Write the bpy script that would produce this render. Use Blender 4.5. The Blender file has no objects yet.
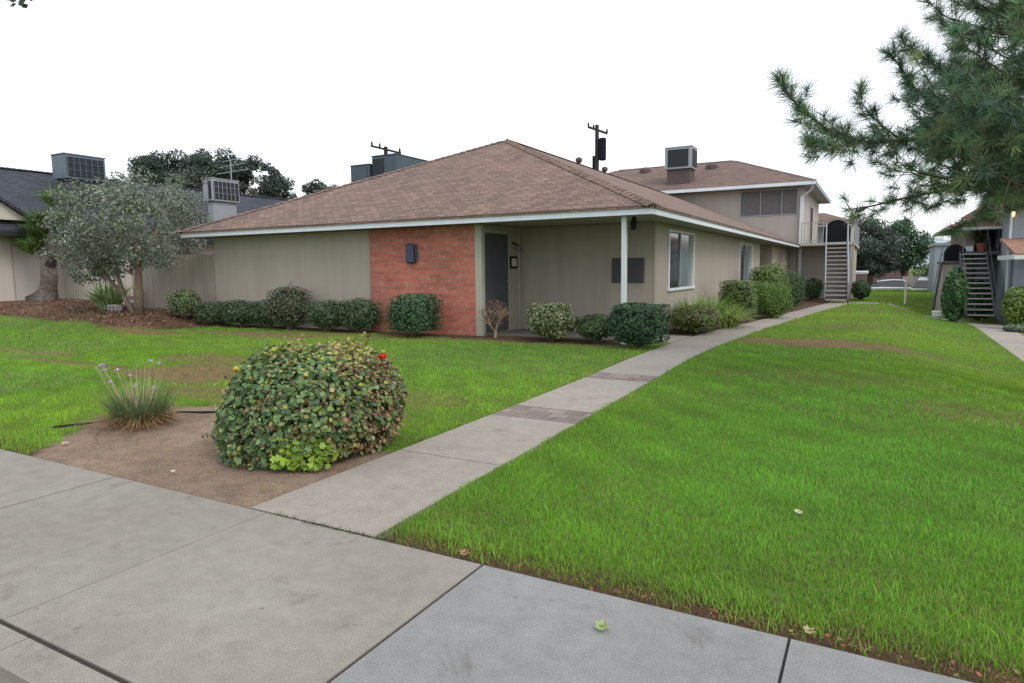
import bpy, math, random
import numpy as np
from mathutils import Vector, Matrix
random.seed(7); RNG = np.random.default_rng(11)
scene = bpy.context.scene
COL = scene.collection
rad = math.radians

# ------------------------------------------------------------------ materials
def ramp2(nt, fac, c1, c2, p1=0.3, p2=0.7):
    r = nt.nodes.new('ShaderNodeValToRGB')
    r.color_ramp.elements[0].position = p1; r.color_ramp.elements[1].position = p2
    r.color_ramp.elements[0].color = (*c1, 1); r.color_ramp.elements[1].color = (*c2, 1)
    nt.links.new(fac, r.inputs[0]); return r.outputs[0]
def new_mat(name):
    m = bpy.data.materials.new(name); m.use_nodes = True
    nt = m.node_tree; b = nt.nodes['Principled BSDF']; return m, nt, b
def noise(nt, scale, detail=6, rough=0.6, vec=None, dist=0.0):
    n = nt.nodes.new('ShaderNodeTexNoise'); n.inputs['Scale'].default_value = scale
    n.inputs['Detail'].default_value = detail; n.inputs['Roughness'].default_value = rough
    n.inputs['Distortion'].default_value = dist
    if vec is None:
        tc = nt.nodes.new('ShaderNodeTexCoord'); vec = tc.outputs['Object']
    nt.links.new(vec, n.inputs['Vector']); return n.outputs['Fac']
def bump(nt, b, h, s=0.3, d=0.01):
    bp = nt.nodes.new('ShaderNodeBump'); bp.inputs['Strength'].default_value = s; bp.inputs['Distance'].default_value = d
    nt.links.new(h, bp.inputs['Height']); nt.links.new(bp.outputs[0], b.inputs['Normal'])
def mixc(nt, a, bb, fac, mode='MIX'):
    m = nt.nodes.new('ShaderNodeMix'); m.data_type = 'RGBA'; m.blend_type = mode
    for s, v in ((m.inputs[0], fac), (m.inputs[6], a), (m.inputs[7], bb)):
        if isinstance(v, (int, float)): s.default_value = v
        elif isinstance(v, tuple): s.default_value = (*v, 1)
        else: nt.links.new(v, s)
    return m.outputs[2]
def plain(name, c, rough=0.6, var=0.12, scale=3.0, bscale=60, bs=0.15, metal=0.0, spec=0.5, streak=False):
    m, nt, b = new_mat(name)
    vec = None
    if streak:
        tc = nt.nodes.new('ShaderNodeTexCoord'); mp = nt.nodes.new('ShaderNodeMapping')
        mp.inputs['Scale'].default_value = (3, 3, 0.35); nt.links.new(tc.outputs['Object'], mp.inputs[0]); vec = mp.outputs[0]
    f = noise(nt, scale, vec=vec)
    c1 = tuple(v * (1 - var) for v in c); c2 = tuple(min(1, v * (1 + var)) for v in c)
    nt.links.new(ramp2(nt, f, c1, c2), b.inputs['Base Color'])
    b.inputs['Roughness'].default_value = rough; b.inputs['Metallic'].default_value = metal
    b.inputs['Specular IOR Level'].default_value = spec
    if bs: bump(nt, b, noise(nt, bscale, 4), bs, 0.004)
    return m
def foliage_mat(name, rough=0.5, trans=0.25):
    m, nt, b = new_mat(name)
    a = nt.nodes.new('ShaderNodeAttribute'); a.attribute_name = 'Col'
    nt.links.new(a.outputs['Color'], b.inputs['Base Color'])
    b.inputs['Roughness'].default_value = rough; b.inputs['Specular IOR Level'].default_value = 0.35
    t = nt.nodes.new('ShaderNodeBsdfTranslucent'); nt.links.new(a.outputs['Color'], t.inputs['Color'])
    mx = nt.nodes.new('ShaderNodeMixShader'); mx.inputs[0].default_value = trans
    nt.links.new(b.outputs[0], mx.inputs[1]); nt.links.new(t.outputs[0], mx.inputs[2])
    nt.links.new(mx.outputs[0], nt.nodes['Material Output'].inputs[0]); return m
def shingle_mat(name, ca, cb, cm, w=0.30, h=0.14):
    m, nt, b = new_mat(name)
    uv = nt.nodes.new('ShaderNodeUVMap')
    # uneven courses: wobble the coordinates a little
    nz = noise(nt, 1.3, 3, vec=uv.outputs[0])
    add = nt.nodes.new('ShaderNodeVectorMath'); add.operation = 'MULTIPLY_ADD'
    cmb = nt.nodes.new('ShaderNodeCombineXYZ'); nt.links.new(nz, cmb.inputs[1])
    nt.links.new(cmb.outputs[0], add.inputs[0]); add.inputs[1].default_value = (0, 0.05, 0); nt.links.new(uv.outputs[0], add.inputs[2])
    br = nt.nodes.new('ShaderNodeTexBrick'); nt.links.new(add.outputs[0], br.inputs['Vector'])
    br.offset = 0.37; br.offset_frequency = 2; br.squash = 1.0
    br.inputs['Scale'].default_value = 1.0; br.inputs['Brick Width'].default_value = w; br.inputs['Row Height'].default_value = h
    br.inputs['Mortar Size'].default_value = 0.012; br.inputs['Mortar Smooth'].default_value = 0.3; br.inputs['Bias'].default_value = 0.0
    br.inputs['Color1'].default_value = (*ca, 1); br.inputs['Color2'].default_value = (*cb, 1); br.inputs['Mortar'].default_value = (*cm, 1)
    f = noise(nt, 0.8, 5, vec=uv.outputs[0]); g = noise(nt, 25, 4, vec=uv.outputs[0])
    c = mixc(nt, br.outputs['Color'], ramp2(nt, f, (0.88, 0.89, 0.90), (1.1, 1.07, 1.04), 0.35, 0.7), 1.0, 'MULTIPLY')
    c = mixc(nt, c, ramp2(nt, g, (0.8, 0.8, 0.8), (1.2, 1.2, 1.2), 0.3, 0.7), 1.0, 'MULTIPLY')
    nt.links.new(c, b.inputs['Base Color']); b.inputs['Roughness'].default_value = 0.9; b.inputs['Specular IOR Level'].default_value = 0.25
    bump(nt, b, br.outputs['Color'], 0.6, 0.01); return m
def brick_mat(name):
    m, nt, b = new_mat(name)
    uv = nt.nodes.new('ShaderNodeUVMap')
    br = nt.nodes.new('ShaderNodeTexBrick'); nt.links.new(uv.outputs[0], br.inputs['Vector'])
    br.inputs['Scale'].default_value = 1.0; br.inputs['Brick Width'].default_value = 0.29; br.inputs['Row Height'].default_value = 0.088
    br.inputs['Mortar Size'].default_value = 0.010; br.inputs['Mortar Smooth'].default_value = 0.2; br.inputs['Bias'].default_value = -0.1
    br.inputs['Color1'].default_value = (0.46, 0.15, 0.10, 1); br.inputs['Color2'].default_value = (0.32, 0.098, 0.072, 1)
    br.inputs['Mortar'].default_value = (0.30, 0.17, 0.135, 1)
    f = noise(nt, 1.1, 6, vec=uv.outputs[0]); g = noise(nt, 7, 5, 0.7, vec=uv.outputs[0])
    c = mixc(nt, br.outputs['Color'], ramp2(nt, f, (0.8, 0.8, 0.85), (1.15, 1.1, 1.05)), 1.0, 'MULTIPLY')
    mask = ramp2(nt, g, (0, 0, 0), (1, 1, 1), 0.54, 0.68)
    sc = nt.nodes.new('ShaderNodeMath'); sc.operation = 'MULTIPLY'; sc.inputs[1].default_value = 0.5
    nt.links.new(mask, sc.inputs[0])
    c = mixc(nt, c, (0.55, 0.36, 0.30), sc.outputs[0])
    nt.links.new(c, b.inputs['Base Color']); b.inputs['Roughness'].default_value = 0.85
    bump(nt, b, br.outputs['Fac'], -0.7, 0.008); return m
def concrete_mat(name, base, warm):
    m, nt, b = new_mat(name)
    a = nt.nodes.new('ShaderNodeAttribute'); a.attribute_name = 'Col'
    f = noise(nt, 0.9, 8, 0.62); g = noise(nt, 9, 6, 0.7); s = noise(nt, 170, 3, 0.7); st = noise(nt, 2.7, 7, 0.75, dist=0.6)
    c = mixc(nt, a.outputs['Color'], ramp2(nt, f, (0.86, 0.85, 0.83), (1.09, 1.09, 1.10), 0.3, 0.72), 1.0, 'MULTIPLY')
    c = mixc(nt, c, ramp2(nt, g, (0.90, 0.90, 0.89), (1.08, 1.08, 1.08), 0.35, 0.65), 1.0, 'MULTIPLY')
    c = mixc(nt, c, ramp2(nt, s, (0.55, 0.55, 0.55), (1.38, 1.38, 1.38), 0.30, 0.70), 1.0, 'MULTIPLY')
    c = mixc(nt, c, ramp2(nt, st, (0.66, 0.62, 0.58), (1, 1, 1), 0.30, 0.42), 1.0, 'MULTIPLY')
    vor = nt.nodes.new('ShaderNodeTexVoronoi'); vor.inputs['Scale'].default_value = 3.1; tcv = nt.nodes.new('ShaderNodeTexCoord'); nt.links.new(tcv.outputs['Object'], vor.inputs['Vector'])
    c = mixc(nt, c, ramp2(nt, vor.outputs['Distance'], (0.55, 0.52, 0.5), (1, 1, 1), 0.018, 0.045), 0.8, 'MULTIPLY')
    nt.links.new(c, b.inputs['Base Color']); b.inputs['Roughness'].default_value = 0.88; b.inputs['Specular IOR Level'].default_value = 0.3
    bump(nt, b, s, 0.35, 0.003); return m
def soil_mat(name):
    m, nt, b = new_mat(name)
    a = nt.nodes.new('ShaderNodeAttribute'); a.attribute_name = 'Col'
    g = noise(nt, 5, 8, 0.7); s = noise(nt, 60, 6, 0.8)
    c = mixc(nt, a.outputs['Color'], ramp2(nt, g, (0.72, 0.72, 0.72), (1.22, 1.2, 1.18), 0.32, 0.68), 1.0, 'MULTIPLY')
    c = mixc(nt, c, ramp2(nt, s, (0.5, 0.48, 0.46), (1.42, 1.4, 1.37), 0.3, 0.7), 1.0, 'MULTIPLY')
    nt.links.new(c, b.inputs['Base Color']); b.inputs['Roughness'].default_value = 0.97; b.inputs['Specular IOR Level'].default_value = 0.15
    bump(nt, b, s, 0.8, 0.02); return m
def glass_mat(name, c=(0.03, 0.035, 0.04), rough=0.06):
    m, nt, b = new_mat(name)
    b.inputs['Base Color'].default_value = (*c, 1); b.inputs['Roughness'].default_value = rough
    b.inputs['Specular IOR Level'].default_value = 0.8
    bump(nt, b, noise(nt, 1.6, 2), 0.05, 0.01); return m

M = {}
M['stucco'] = plain('stucco_paint', (0.34, 0.305, 0.262), 0.9, 0.08, 1.2, 140, 0.4, spec=0.2, streak=True)
M['stucco_tall'] = plain('stucco_tall_paint', (0.39, 0.355, 0.325), 0.9, 0.06, 1.0, 120, 0.4, spec=0.2, streak=True)
M['stucco_blue'] = plain('blue_grey_siding', (0.30, 0.34, 0.39), 0.85, 0.07, 1.0, 90, 0.3, spec=0.2, streak=True)
M['trim_beige'] = plain('beige_trim_paint', (0.36, 0.35, 0.30), 0.7, 0.07, 2, 50, 0.1)
M['white'] = plain('white_trim_paint', (0.60, 0.63, 0.66), 0.55, 0.06, 1.5, 40, 0.1, streak=True)
M['fascia'] = plain('pale_fascia_paint', (0.62, 0.67, 0.74), 0.55, 0.07, 1.1, 40, 0.1, streak=True)
M['soffit'] = plain('soffit_paint', (0.30, 0.29, 0.26), 0.85, 0.1, 2, 30, 0.1)
M['door'] = plain('dark_door_paint', (0.055, 0.062, 0.07), 0.5, 0.1, 3, 30, 0.05)
M['shingle'] = shingle_mat('brown_shingles', (0.25, 0.172, 0.142), (0.148, 0.103, 0.086), (0.075, 0.053, 0.045), 0.24, 0.125)
M['shingle_tall'] = shingle_mat('tall_roof_shingles', (0.20, 0.138, 0.118), (0.13, 0.092, 0.083), (0.08, 0.055, 0.05), 0.34, 0.16)
M['shingle_orange'] = shingle_mat('tan_shingles', (0.33, 0.195, 0.14), (0.24, 0.145, 0.11), (0.13, 0.08, 0.06), 0.34, 0.16)
M['shingle_dark'] = shingle_mat('slate_shingles', (0.060, 0.068, 0.088), (0.042, 0.048, 0.062), (0.022, 0.025, 0.032), 0.36, 0.17)
M['brick'] = brick_mat('red_brick')
M['concrete'] = concrete_mat('concrete', None, None)
M['soil'] = soil_mat('soil')
M['glass'] = glass_mat('window_glass')
M['glass_light'] = glass_mat('window_glass_pale', (0.16, 0.18, 0.20), 0.12)
M['screen'] = plain('window_screen', (0.115,0.105,0.11), 0.55, 0.12, 5, 30, 0.1)
M['curtain'] = plain('curtain_fabric', (0.42, 0.43, 0.45), 0.9, 0.15, 6, 20, 0.2)
M['blind'] = plain('grey_blind', (0.17, 0.16, 0.165), 0.8, 0.1, 6, 20, 0.1)
M['blue_metal'] = plain('blue_grey_metal', (0.10, 0.135, 0.17), 0.5, 0.12, 2, 20, 0.05)
M['grey_metal'] = plain('grey_metal', (0.27, 0.30, 0.33), 0.45, 0.1, 2, 20, 0.05)
M['dark_grille'] = plain('dark_grille', (0.016, 0.022, 0.03), 0.8, 0.15, 4, 20, 0.05)
M['slate_metal'] = plain('slate_blue_metal', (0.045, 0.07, 0.09), 0.5, 0.12, 2, 20, 0.05)
M['black'] = plain('black_metal', (0.010, 0.011, 0.014), 0.85, 0.1, 3, 20, 0.05, spec=0.15)
M['wood_pole'] = plain('dark_pole_wood', (0.035, 0.025, 0.02), 0.9, 0.2, 3, 20, 0.2)
M['stairs'] = plain('painted_steps', (0.33, 0.32, 0.31), 0.75, 0.12, 4, 30, 0.1)
M['stringer'] = plain('dark_stringer', (0.07, 0.068, 0.07), 0.7, 0.12, 4, 30, 0.1)
M['bark'] = plain('bark', (0.12, 0.085, 0.06), 0.95, 0.35, 9, 30, 0.9)
M['bark_grey'] = plain('grey_bark', (0.115, 0.10, 0.088), 0.95, 0.6, 9, 16, 1.0)
M['bark_tan'] = plain('tan_bark', (0.175, 0.13, 0.095), 0.95, 0.25, 9, 30, 0.7)
M['pale_wall'] = plain('pale_panel_paint', (0.50, 0.46, 0.42), 0.85, 0.06, 1, 60, 0.2, streak=True)
M['fence'] = plain('fence_paint', (0.34, 0.30, 0.26), 0.88, 0.12, 2, 50, 0.3, streak=True)
M['terracotta'] = plain('terracotta', (0.42, 0.12, 0.07), 0.8, 0.12, 6, 30, 0.1)
M['rust_door'] = plain('rust_red_door', (0.22, 0.06, 0.04), 0.6, 0.1, 3, 30, 0.05)
M['block'] = plain('cinder_block', (0.50, 0.48, 0.46), 0.95, 0.12, 8, 80, 0.5)
M['car_silver'] = plain('silver_car_paint', (0.66, 0.70, 0.76), 0.25, 0.03, 1, 5, 0.0, metal=0.3)
M['car_white'] = plain('white_car_paint', (0.75, 0.77, 0.78), 0.3, 0.03, 1, 5, 0.0)
M['rubber'] = plain('tyre_rubber', (0.02, 0.02, 0.02), 0.9, 0.1, 6, 30, 0.2)
M['asphalt'] = plain('asphalt', (0.055, 0.055, 0.056), 0.95, 0.2, 4, 150, 0.6)
M['hill'] = plain('hazy_hill', (0.36, 0.42, 0.48), 1.0, 0.08, 0.01, 1, 0.0)  # distance haze painted into the pale blue-grey base colour
M['leaf'] = foliage_mat('leaves'); M['grass'] = foliage_mat('grass_blades', 0.6, 0.45); M['needle'] = foliage_mat('needles', 0.5, 0.14)
M['mulch'] = soil_mat('mulch')
M['brass'] = plain('brass', (0.5, 0.45, 0.3), 0.3, 0.05, 3, 20, 0, metal=0.9)
def lamp_mat():
    m, nt, b = new_mat('lit_lamp_glass'); b.inputs['Base Color'].default_value = (0.9, 0.6, 0.3, 1)
    b.inputs['Emission Color'].default_value = (1, 0.62, 0.25, 1); b.inputs['Emission Strength'].default_value = 2.2; return m
M['lamp'] = lamp_mat()
M['curb_brown'] = plain('curb_brown', (0.085,0.06,0.06), 0.8, 0.12)

# ------------------------------------------------------------------ object helpers
def tag(o, label=None, cat=None, group=None, kind=None):
    if label: o['label'] = label
    if cat: o['category'] = cat
    if group: o['group'] = group
    if kind: o['kind'] = kind
    return o
def empty(name, loc, label, cat, group=None, rz=0.0):
    o = bpy.data.objects.new(name, None); COL.objects.link(o); o.location = loc; o.rotation_euler.z = rz
    o.empty_display_size = 0.2
    return tag(o, label, cat, group)
class MB:
    """collects faces in world (or thing-local) metres, then builds ONE mesh object"""
    def __init__(s): s.v = []; s.f = []
    def add(s, vs, fs):
        n = len(s.v); s.v += [tuple(v) for v in vs]; s.f += [tuple(n + i for i in f) for f in fs]; return s
    def box(s, x0, x1, y0, y1, z0, z1, bev=0.0):
        if bev <= 0:
            return s.add([(x0,y0,z0),(x1,y0,z0),(x1,y1,z0),(x0,y1,z0),(x0,y0,z1),(x1,y0,z1),(x1,y1,z1),(x0,y1,z1)],
                         [(0,3,2,1),(4,5,6,7),(0,1,5,4),(1,2,6,5),(2,3,7,6),(3,0,4,7)])
        b = bev; vs = []; 
        import itertools
        idx = {}
        X = (x0, x1); Y = (y0, y1); Z = (z0, z1)
        for i, j, k in itertools.product((0,1),(0,1),(0,1)):
            sx, sy, sz = (1-2*i), (1-2*j), (1-2*k)
            for a in range(3):
                p = [X[i]+sx*b, Y[j]+sy*b, Z[k]+sz*b]; p[a] = (X[i], Y[j], Z[k])[a]
                idx[(i,j,k,a)] = len(vs); vs.append(tuple(p))
        fs = []
        cyc = [(0,0),(1,0),(1,1),(0,1)]
        for a in range(3):
            for e in (0,1):
                q = []
                for (m, n) in cyc:
                    t = [0,0,0]; t[a] = e; t[(a+1)%3] = m; t[(a+2)%3] = n; q.append(idx[(*t, a)])
                fs.append(tuple(q if e else q[::-1]))
        for a in range(3):
            b1, b2 = (a+1)%3, (a+2)%3
            for m in (0,1):
                for n in (0,1):
                    t0 = [0,0,0]; t0[b1] = m; t0[b2] = n; t1 = list(t0); t1[a] = 1
                    q = [idx[(*t0,b1)], idx[(*t1,b1)], idx[(*t1,b2)], idx[(*t0,b2)]]
                    fs.append(tuple(q if (m == n) else q[::-1]))
        for i, j, k in itertools.product((0,1),(0,1),(0,1)):
            q = [idx[(i,j,k,0)], idx[(i,j,k,1)], idx[(i,j,k,2)]]
            fs.append(tuple(q if (i+j+k) % 2 == 1 else q[::-1]))
        return s.add(vs, fs)
    def bar(s, a, b, w, h=None, up=(0,0,1)):
        h = h or w; a = Vector(a); b = Vector(b); d = (b-a).normalized(); up = Vector(up)
        if abs(d.dot(up)) > 0.99: up = Vector((1,0,0))
        r = d.cross(up).normalized(); u = r.cross(d).normalized(); vs = []
        for p in (a, b):
            for i, j in ((-1,-1),(1,-1),(1,1),(-1,1)): vs.append(p + r*w*0.5*i + u*h*0.5*j)
        return s.add(vs, [(0,1,2,3),(7,6,5,4),(0,4,5,1),(1,5,6,2),(2,6,7,3),(3,7,4,0)])
    def tube(s, pts, rs, n=8, cap=True):
        pts = [Vector(p) for p in pts]; 
        if isinstance(rs, (int, float)): rs = [rs]*len(pts)
        vs = []; ref = Vector((0.3,0.2,1)).normalized()
        for i, p in enumerate(pts):
            d = (pts[min(i+1,len(pts)-1)] - pts[max(i-1,0)]).normalized()
            r = d.cross(ref)
            if r.length < 1e-3: r = d.cross(Vector((1,0,0)))
            r.normalize(); u = r.cross(d)
            for k in range(n):
                t = 2*math.pi*k/n; vs.append(p + (r*math.cos(t)+u*math.sin(t))*rs[i])
        fs = [(i*n+k, i*n+(k+1)%n, (i+1)*n+(k+1)%n, (i+1)*n+k) for i in range(len(pts)-1) for k in range(n)]
        if cap: fs += [tuple(range(n))[::-1], tuple((len(pts)-1)*n+k for k in range(n))]
        return s.add(vs, fs)
    def prism(s, poly, a, b, axis):
        """poly: 2-D outline extruded from a to b along axis ('x': poly=(y,z), 'y': (x,z), 'z': (x,y))"""
        def P(q, t): return (t, q[0], q[1]) if axis == 'x' else (q[0], t, q[1]) if axis == 'y' else (q[0], q[1], t)
        n = len(poly); vs = [P(q, a) for q in poly] + [P(q, b) for q in poly]
        return s.add(vs, [tuple(range(n)), tuple(range(2*n-1, n-1, -1))] + [(i, i+n, (i+1)%n+n, (i+1)%n) for i in range(n)])
    def build(s, name, mat, parent=None, label=None, smooth=False, origin=(0,0,0), uv=True, fixn=True, color=None):
        me = bpy.data.meshes.new(name); o3 = Vector(origin)
        if parent is not None and parent.type == 'EMPTY': base = parent.location
        elif parent is not None and 'world_base' in parent: base = Vector(parent['world_base'])
        else: base = o3
        me.from_pydata([tuple(Vector(v) - base) for v in s.v], [], s.f)
        if fixn:
            import bmesh
            bm = bmesh.new(); bm.from_mesh(me); bmesh.ops.recalc_face_normals(bm, faces=bm.faces[:]); bm.to_mesh(me); bm.free()
        me.update()
        if uv:
            ul = me.uv_layers.new(name='UVMap'); data = np.zeros(len(me.loops)*2, dtype=np.float32)
            for p in me.polygons:
                n = p.normal
                t = Vector((0,0,1)).cross(n)
                t = Vector((1,0,0)) if t.length < 0.05 else t.normalized()
                b = n.cross(t)
                for li in p.loop_indices:
                    c = me.vertices[me.loops[li].vertex_index].co + base
                    data[2*li] = c.dot(t); data[2*li+1] = c.dot(b)
            ul.data.foreach_set('uv', data)
        if color is not None:
            ca = me.color_attributes.new('Col', 'FLOAT_COLOR', 'POINT')
            arr = np.ones((len(me.vertices), 4), dtype=np.float32)
            arr[:, :3] = color if np.ndim(color) == 1 or len(np.shape(color)) == 1 else np.array(color)
            ca.data.foreach_set('color', arr.ravel())
        me.polygons.foreach_set('use_smooth', [bool(smooth)]*len(me.polygons))
        me.materials.append(mat)
        o = bpy.data.objects.new(name, me); COL.objects.link(o)
        if parent is not None:
            o.parent = parent
            if parent.type != 'EMPTY': pass
        else: o.location = base
        if label: o['label'] = label
        return o
# a sub-part of a mesh part: the part sits at its thing's origin, so both use the thing's base
def sub(mb, name, mat, part, label=None, **k):
    top = part
    while top.parent is not None: top = top.parent
    o = mb.build(name, mat, top, label, **k); o.parent = part; return o

def mesh_np(name, co, nverts_per_face, mat, parent=None, col=None, base=(0,0,0), idx=None, smooth=False):
    """co (N,3); faces given as list of (k, index array (F,k))"""
    me = bpy.data.meshes.new(name)
    co = np.asarray(co, dtype=np.float32) - np.asarray(base, dtype=np.float32)
    me.vertices.add(len(co)); me.vertices.foreach_set('co', co.ravel())
    loops = np.concatenate([f.ravel() for f in idx]).astype(np.int32)
    tot = np.concatenate([np.full(len(f), f.shape[1], dtype=np.int32) for f in idx])
    start = np.concatenate([[0], np.cumsum(tot)[:-1]]).astype(np.int32)
    me.loops.add(len(loops)); me.loops.foreach_set('vertex_index', loops)
    me.polygons.add(len(tot)); me.polygons.foreach_set('loop_start', start)
    try: me.polygons.foreach_set('loop_total', tot)
    except Exception: pass
    me.update(calc_edges=True); me.validate()
    if col is not None:
        ca = me.color_attributes.new('Col', 'FLOAT_COLOR', 'POINT')
        c4 = np.ones((len(co), 4), dtype=np.float32); c4[:, :3] = col; ca.data.foreach_set('color', c4.ravel())
    me.polygons.foreach_set('use_smooth', np.full(len(me.polygons), bool(smooth)))
    me.materials.append(mat)
    o = bpy.data.objects.new(name, me); COL.objects.link(o)
    if parent is not None: o.parent = parent
    else: o.location = base
    return o
def norm(a): return a/np.maximum(1e-9, np.linalg.norm(a, axis=-1, keepdims=True))
SH = {'diamond': np.array([(0,-.5),(.28,-.05),(0,.5),(-.28,-.05)]),
      'oval': np.array([(0,-.5),(.3,-.2),(.3,.2),(0,.5),(-.3,.2),(-.3,-.2)]),
      'round': np.array([(0,-.42),(.33,-.40),(.5,-.02),(.36,.36),(0,.5),(-.36,.36),(-.5,-.02),(-.33,-.40)]),
      'ivy': np.array([(0,-.36),(.30,-.50),(.30,-.16),(.55,.02),(.26,.18),(.20,.50),(0,.30),(-.20,.50),(-.26,.18),(-.55,.02),(-.30,-.16),(-.30,-.50)]),
      'strap': np.array([(-.05,-.5),(.05,-.5),(.06,.1),(0,.5),(-.06,.1)])}
def leaf_arrays(P, N, size, col, shape='diamond', up=None, cup=0.12):
    n = len(P); prof = SH[shape]; k = len(prof)
    N = norm(N); R = RNG.normal(size=(n,3)) if up is None else up + RNG.normal(size=(n,3))*0.25
    T = norm(np.cross(N, R)); B = np.cross(N, T)
    sz = np.broadcast_to(size, (n,))[:,None,None]
    u = prof[:,0][None,:,None]; v = prof[:,1][None,:,None]
    co = P[:,None,:] + sz*(u*T[:,None,:] + v*B[:,None,:] + cup*(np.abs(u)-0.2+np.abs(v)*0.5)*N[:,None,:])
    cc = np.repeat(np.broadcast_to(col,(n,3))[:,None,:], k, axis=1)
    return co.reshape(-1,3), np.arange(n*k).reshape(n,k), cc.reshape(-1,3)
def jitcol(n, cols, w=None, var=0.16):
    cols = np.array(cols, float); i = RNG.choice(len(cols), n, p=None if w is None else np.array(w)/np.sum(w))
    c = cols[i]*(1+RNG.normal(size=(n,1))*var); return np.clip(c, 0.004, 1)
class LB:
    def __init__(s): s.co=[]; s.ix={}; s.c=[]; s.n=0
    def put(s, co, ix, c):
        s.co.append(co); s.c.append(c); s.ix.setdefault(ix.shape[1], []).append(ix + s.n); s.n += len(co)
    def leaves(s, *a, **k): s.put(*leaf_arrays(*a, **k))
    def build(s, name, mat, parent, base):
        return mesh_np(name, np.concatenate(s.co), None, mat, parent, np.concatenate(s.c), base, [np.concatenate(v) for v in s.ix.values()])
def blades_arrays(P, h, w, lean, col, tipcol=None, curl=0.5, seg=2, az=None):
    """thin upright curved strips; P (n,3) roots"""
    n = len(P); az = RNG.uniform(0, 2*math.pi, n) if az is None else az
    d = np.stack([np.cos(az), np.sin(az), np.zeros(n)], 1); side = np.stack([-np.sin(az), np.cos(az), np.zeros(n)], 1)
    tw = RNG.uniform(-0.8, 0.8, n)[:,None]; side = norm(side + d*tw)
    h = np.broadcast_to(h,(n,))[:,None]; w = np.broadcast_to(w,(n,))[:,None]; lean = np.broadcast_to(lean,(n,))[:,None]
    rows = []; cs = []
    tipcol = col if tipcol is None else tipcol
    for k in range(seg+1):
        t = k/seg; r = lean*h*(t*(1-curl)+curl*t*t); z = h*t*np.sqrt(np.maximum(0.05, 1-(lean*t*0.7)**2))
        c = P + d*r; c = c + np.array([0,0,1.0])*z
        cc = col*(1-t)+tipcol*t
        if k < seg:
            ww = w*(1-0.45*t); rows += [c-side*ww*0.5, c+side*ww*0.5]; cs += [cc, cc]
        else: rows += [c]; cs += [cc]
    k = len(rows); co = np.stack(rows, 1).reshape(-1,3); cc = np.stack([np.broadcast_to(q,(n,3)) for q in cs], 1).reshape(-1,3)
    b = (np.arange(n)*k)[:,None]; quads = [b+np.array([[2*i,2*i+1,2*i+3,2*i+2]]) for i in range(seg-1)]
    tri = b+np.array([[2*(seg-1), 2*(seg-1)+1, 2*seg]])
    return co, quads, tri, cc
class BB:
    def __init__(s): s.co=[]; s.q=[]; s.t=[]; s.c=[]; s.n=0
    def blades(s, *a, **k):
        co,q,t,c = blades_arrays(*a, **k); s.co.append(co); s.c.append(c)
        for x in q: s.q.append(x+s.n)
        s.t.append(t+s.n); s.n += len(co)
    def build(s, name, mat, parent=None, base=(0,0,0)):
        idx = ([np.concatenate(s.q)] if s.q else []) + [np.concatenate(s.t)]
        return mesh_np(name, np.concatenate(s.co), None, mat, parent, np.concatenate(s.c), base, idx)

# ------------------------------------------------------------------ terrain
def ss(t): t = np.clip(t, 0, 1); return t*t*(3-2*t)
BY = [(-50,0),(2.8,0),(6,0.03),(10,0.09),(16,0.06),(24,-0.04),(33,-0.2),(46,-0.17),(52,-0.17),(56,-0.9),(60,-1.2),(80,-1.2)]
_bx, _bz = np.array(BY).T
def wob(x, y, s, seed):
    r = np.random.default_rng(seed); out = 0
    for k in range(6):
        a = r.uniform(0, 6.28); f = s*r.uniform(0.6, 2.2); out = out + np.sin((x*np.cos(a)+y*np.sin(a))*f + r.uniform(0,6.28))*r.uniform(0.5,1)
    return out/3.0
def gz(x, y):
    x = np.asarray(x, float); y = np.asarray(y, float)
    b = np.interp(y, _bx, _bz)
    house = ss((-3.9 - x)/0.6)*ss((y-11)/1.5)
    b = b*(1-house) + 0.09*house
    drop = 0.5*ss((x-0.1)/2.4)*ss((y-4)/12.0)*(1-ss((y-35)/10))
    drop = drop + 0.12*ss((x-2.0)/2)*ss((y-25)/6)*(1-ss((y-35)/10))
    berm = 0.30*ss((-15.6-x)/1.6)*ss((y-8.6)/1.8) + 0.22*ss((-20-x)/3.5)*ss((y-9)/2.5)
    und = 0.018*wob(x, y, 0.9, 3)*ss((y-3.2)/1.5)*ss((np.abs(x+2.9)-0.7)/0.6)*(1-house)*ss((2.4-x)/0.5)
    return b - drop + berm + und
def G(x, y): return float(gz(x, y))
# path edges (x as function of y), measured along the walk
PL = np.array([(2.7,-3.43),(8,-3.32),(12,-3.33),(14.5,-3.25),(17.3,-2.95),(22,-2.6),(33.3,-1.95)])
PR = np.array([(2.7,-2.42),(8,-2.46),(12,-2.48),(14.7,-2.33),(20.5,-1.95),(33.3,-1.05)])
def xl(y): return np.interp(y, PL[:,0], PL[:,1])
def xr(y): return np.interp(y, PR[:,0], PR[:,1])
SWY = 2.73
DIRT = [(-6.0,2.55),(-6.25,2.95),(-6.75,3.45),(-7.0,3.9),(-6.9,4.35),(-6.4,4.75),(-5.7,4.95),(-4.9,4.9),(-4.3,4.6),(-3.85,4.3),(-3.3,4.1),(-3.3,2.55)]
def inpoly(x, y, poly):
    x = np.asarray(x); y = np.asarray(y); ins = np.zeros(x.shape, bool); n = len(poly)
    for i in range(n):
        x1,y1 = poly[i]; x2,y2 = poly[(i+1)%n]
        c = ((y1 > y) != (y2 > y)) & (x < (x2-x1)*(y-y1)/((y2-y1) if y2!=y1 else 1e-9)+x1); ins ^= c
    return ins
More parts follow.
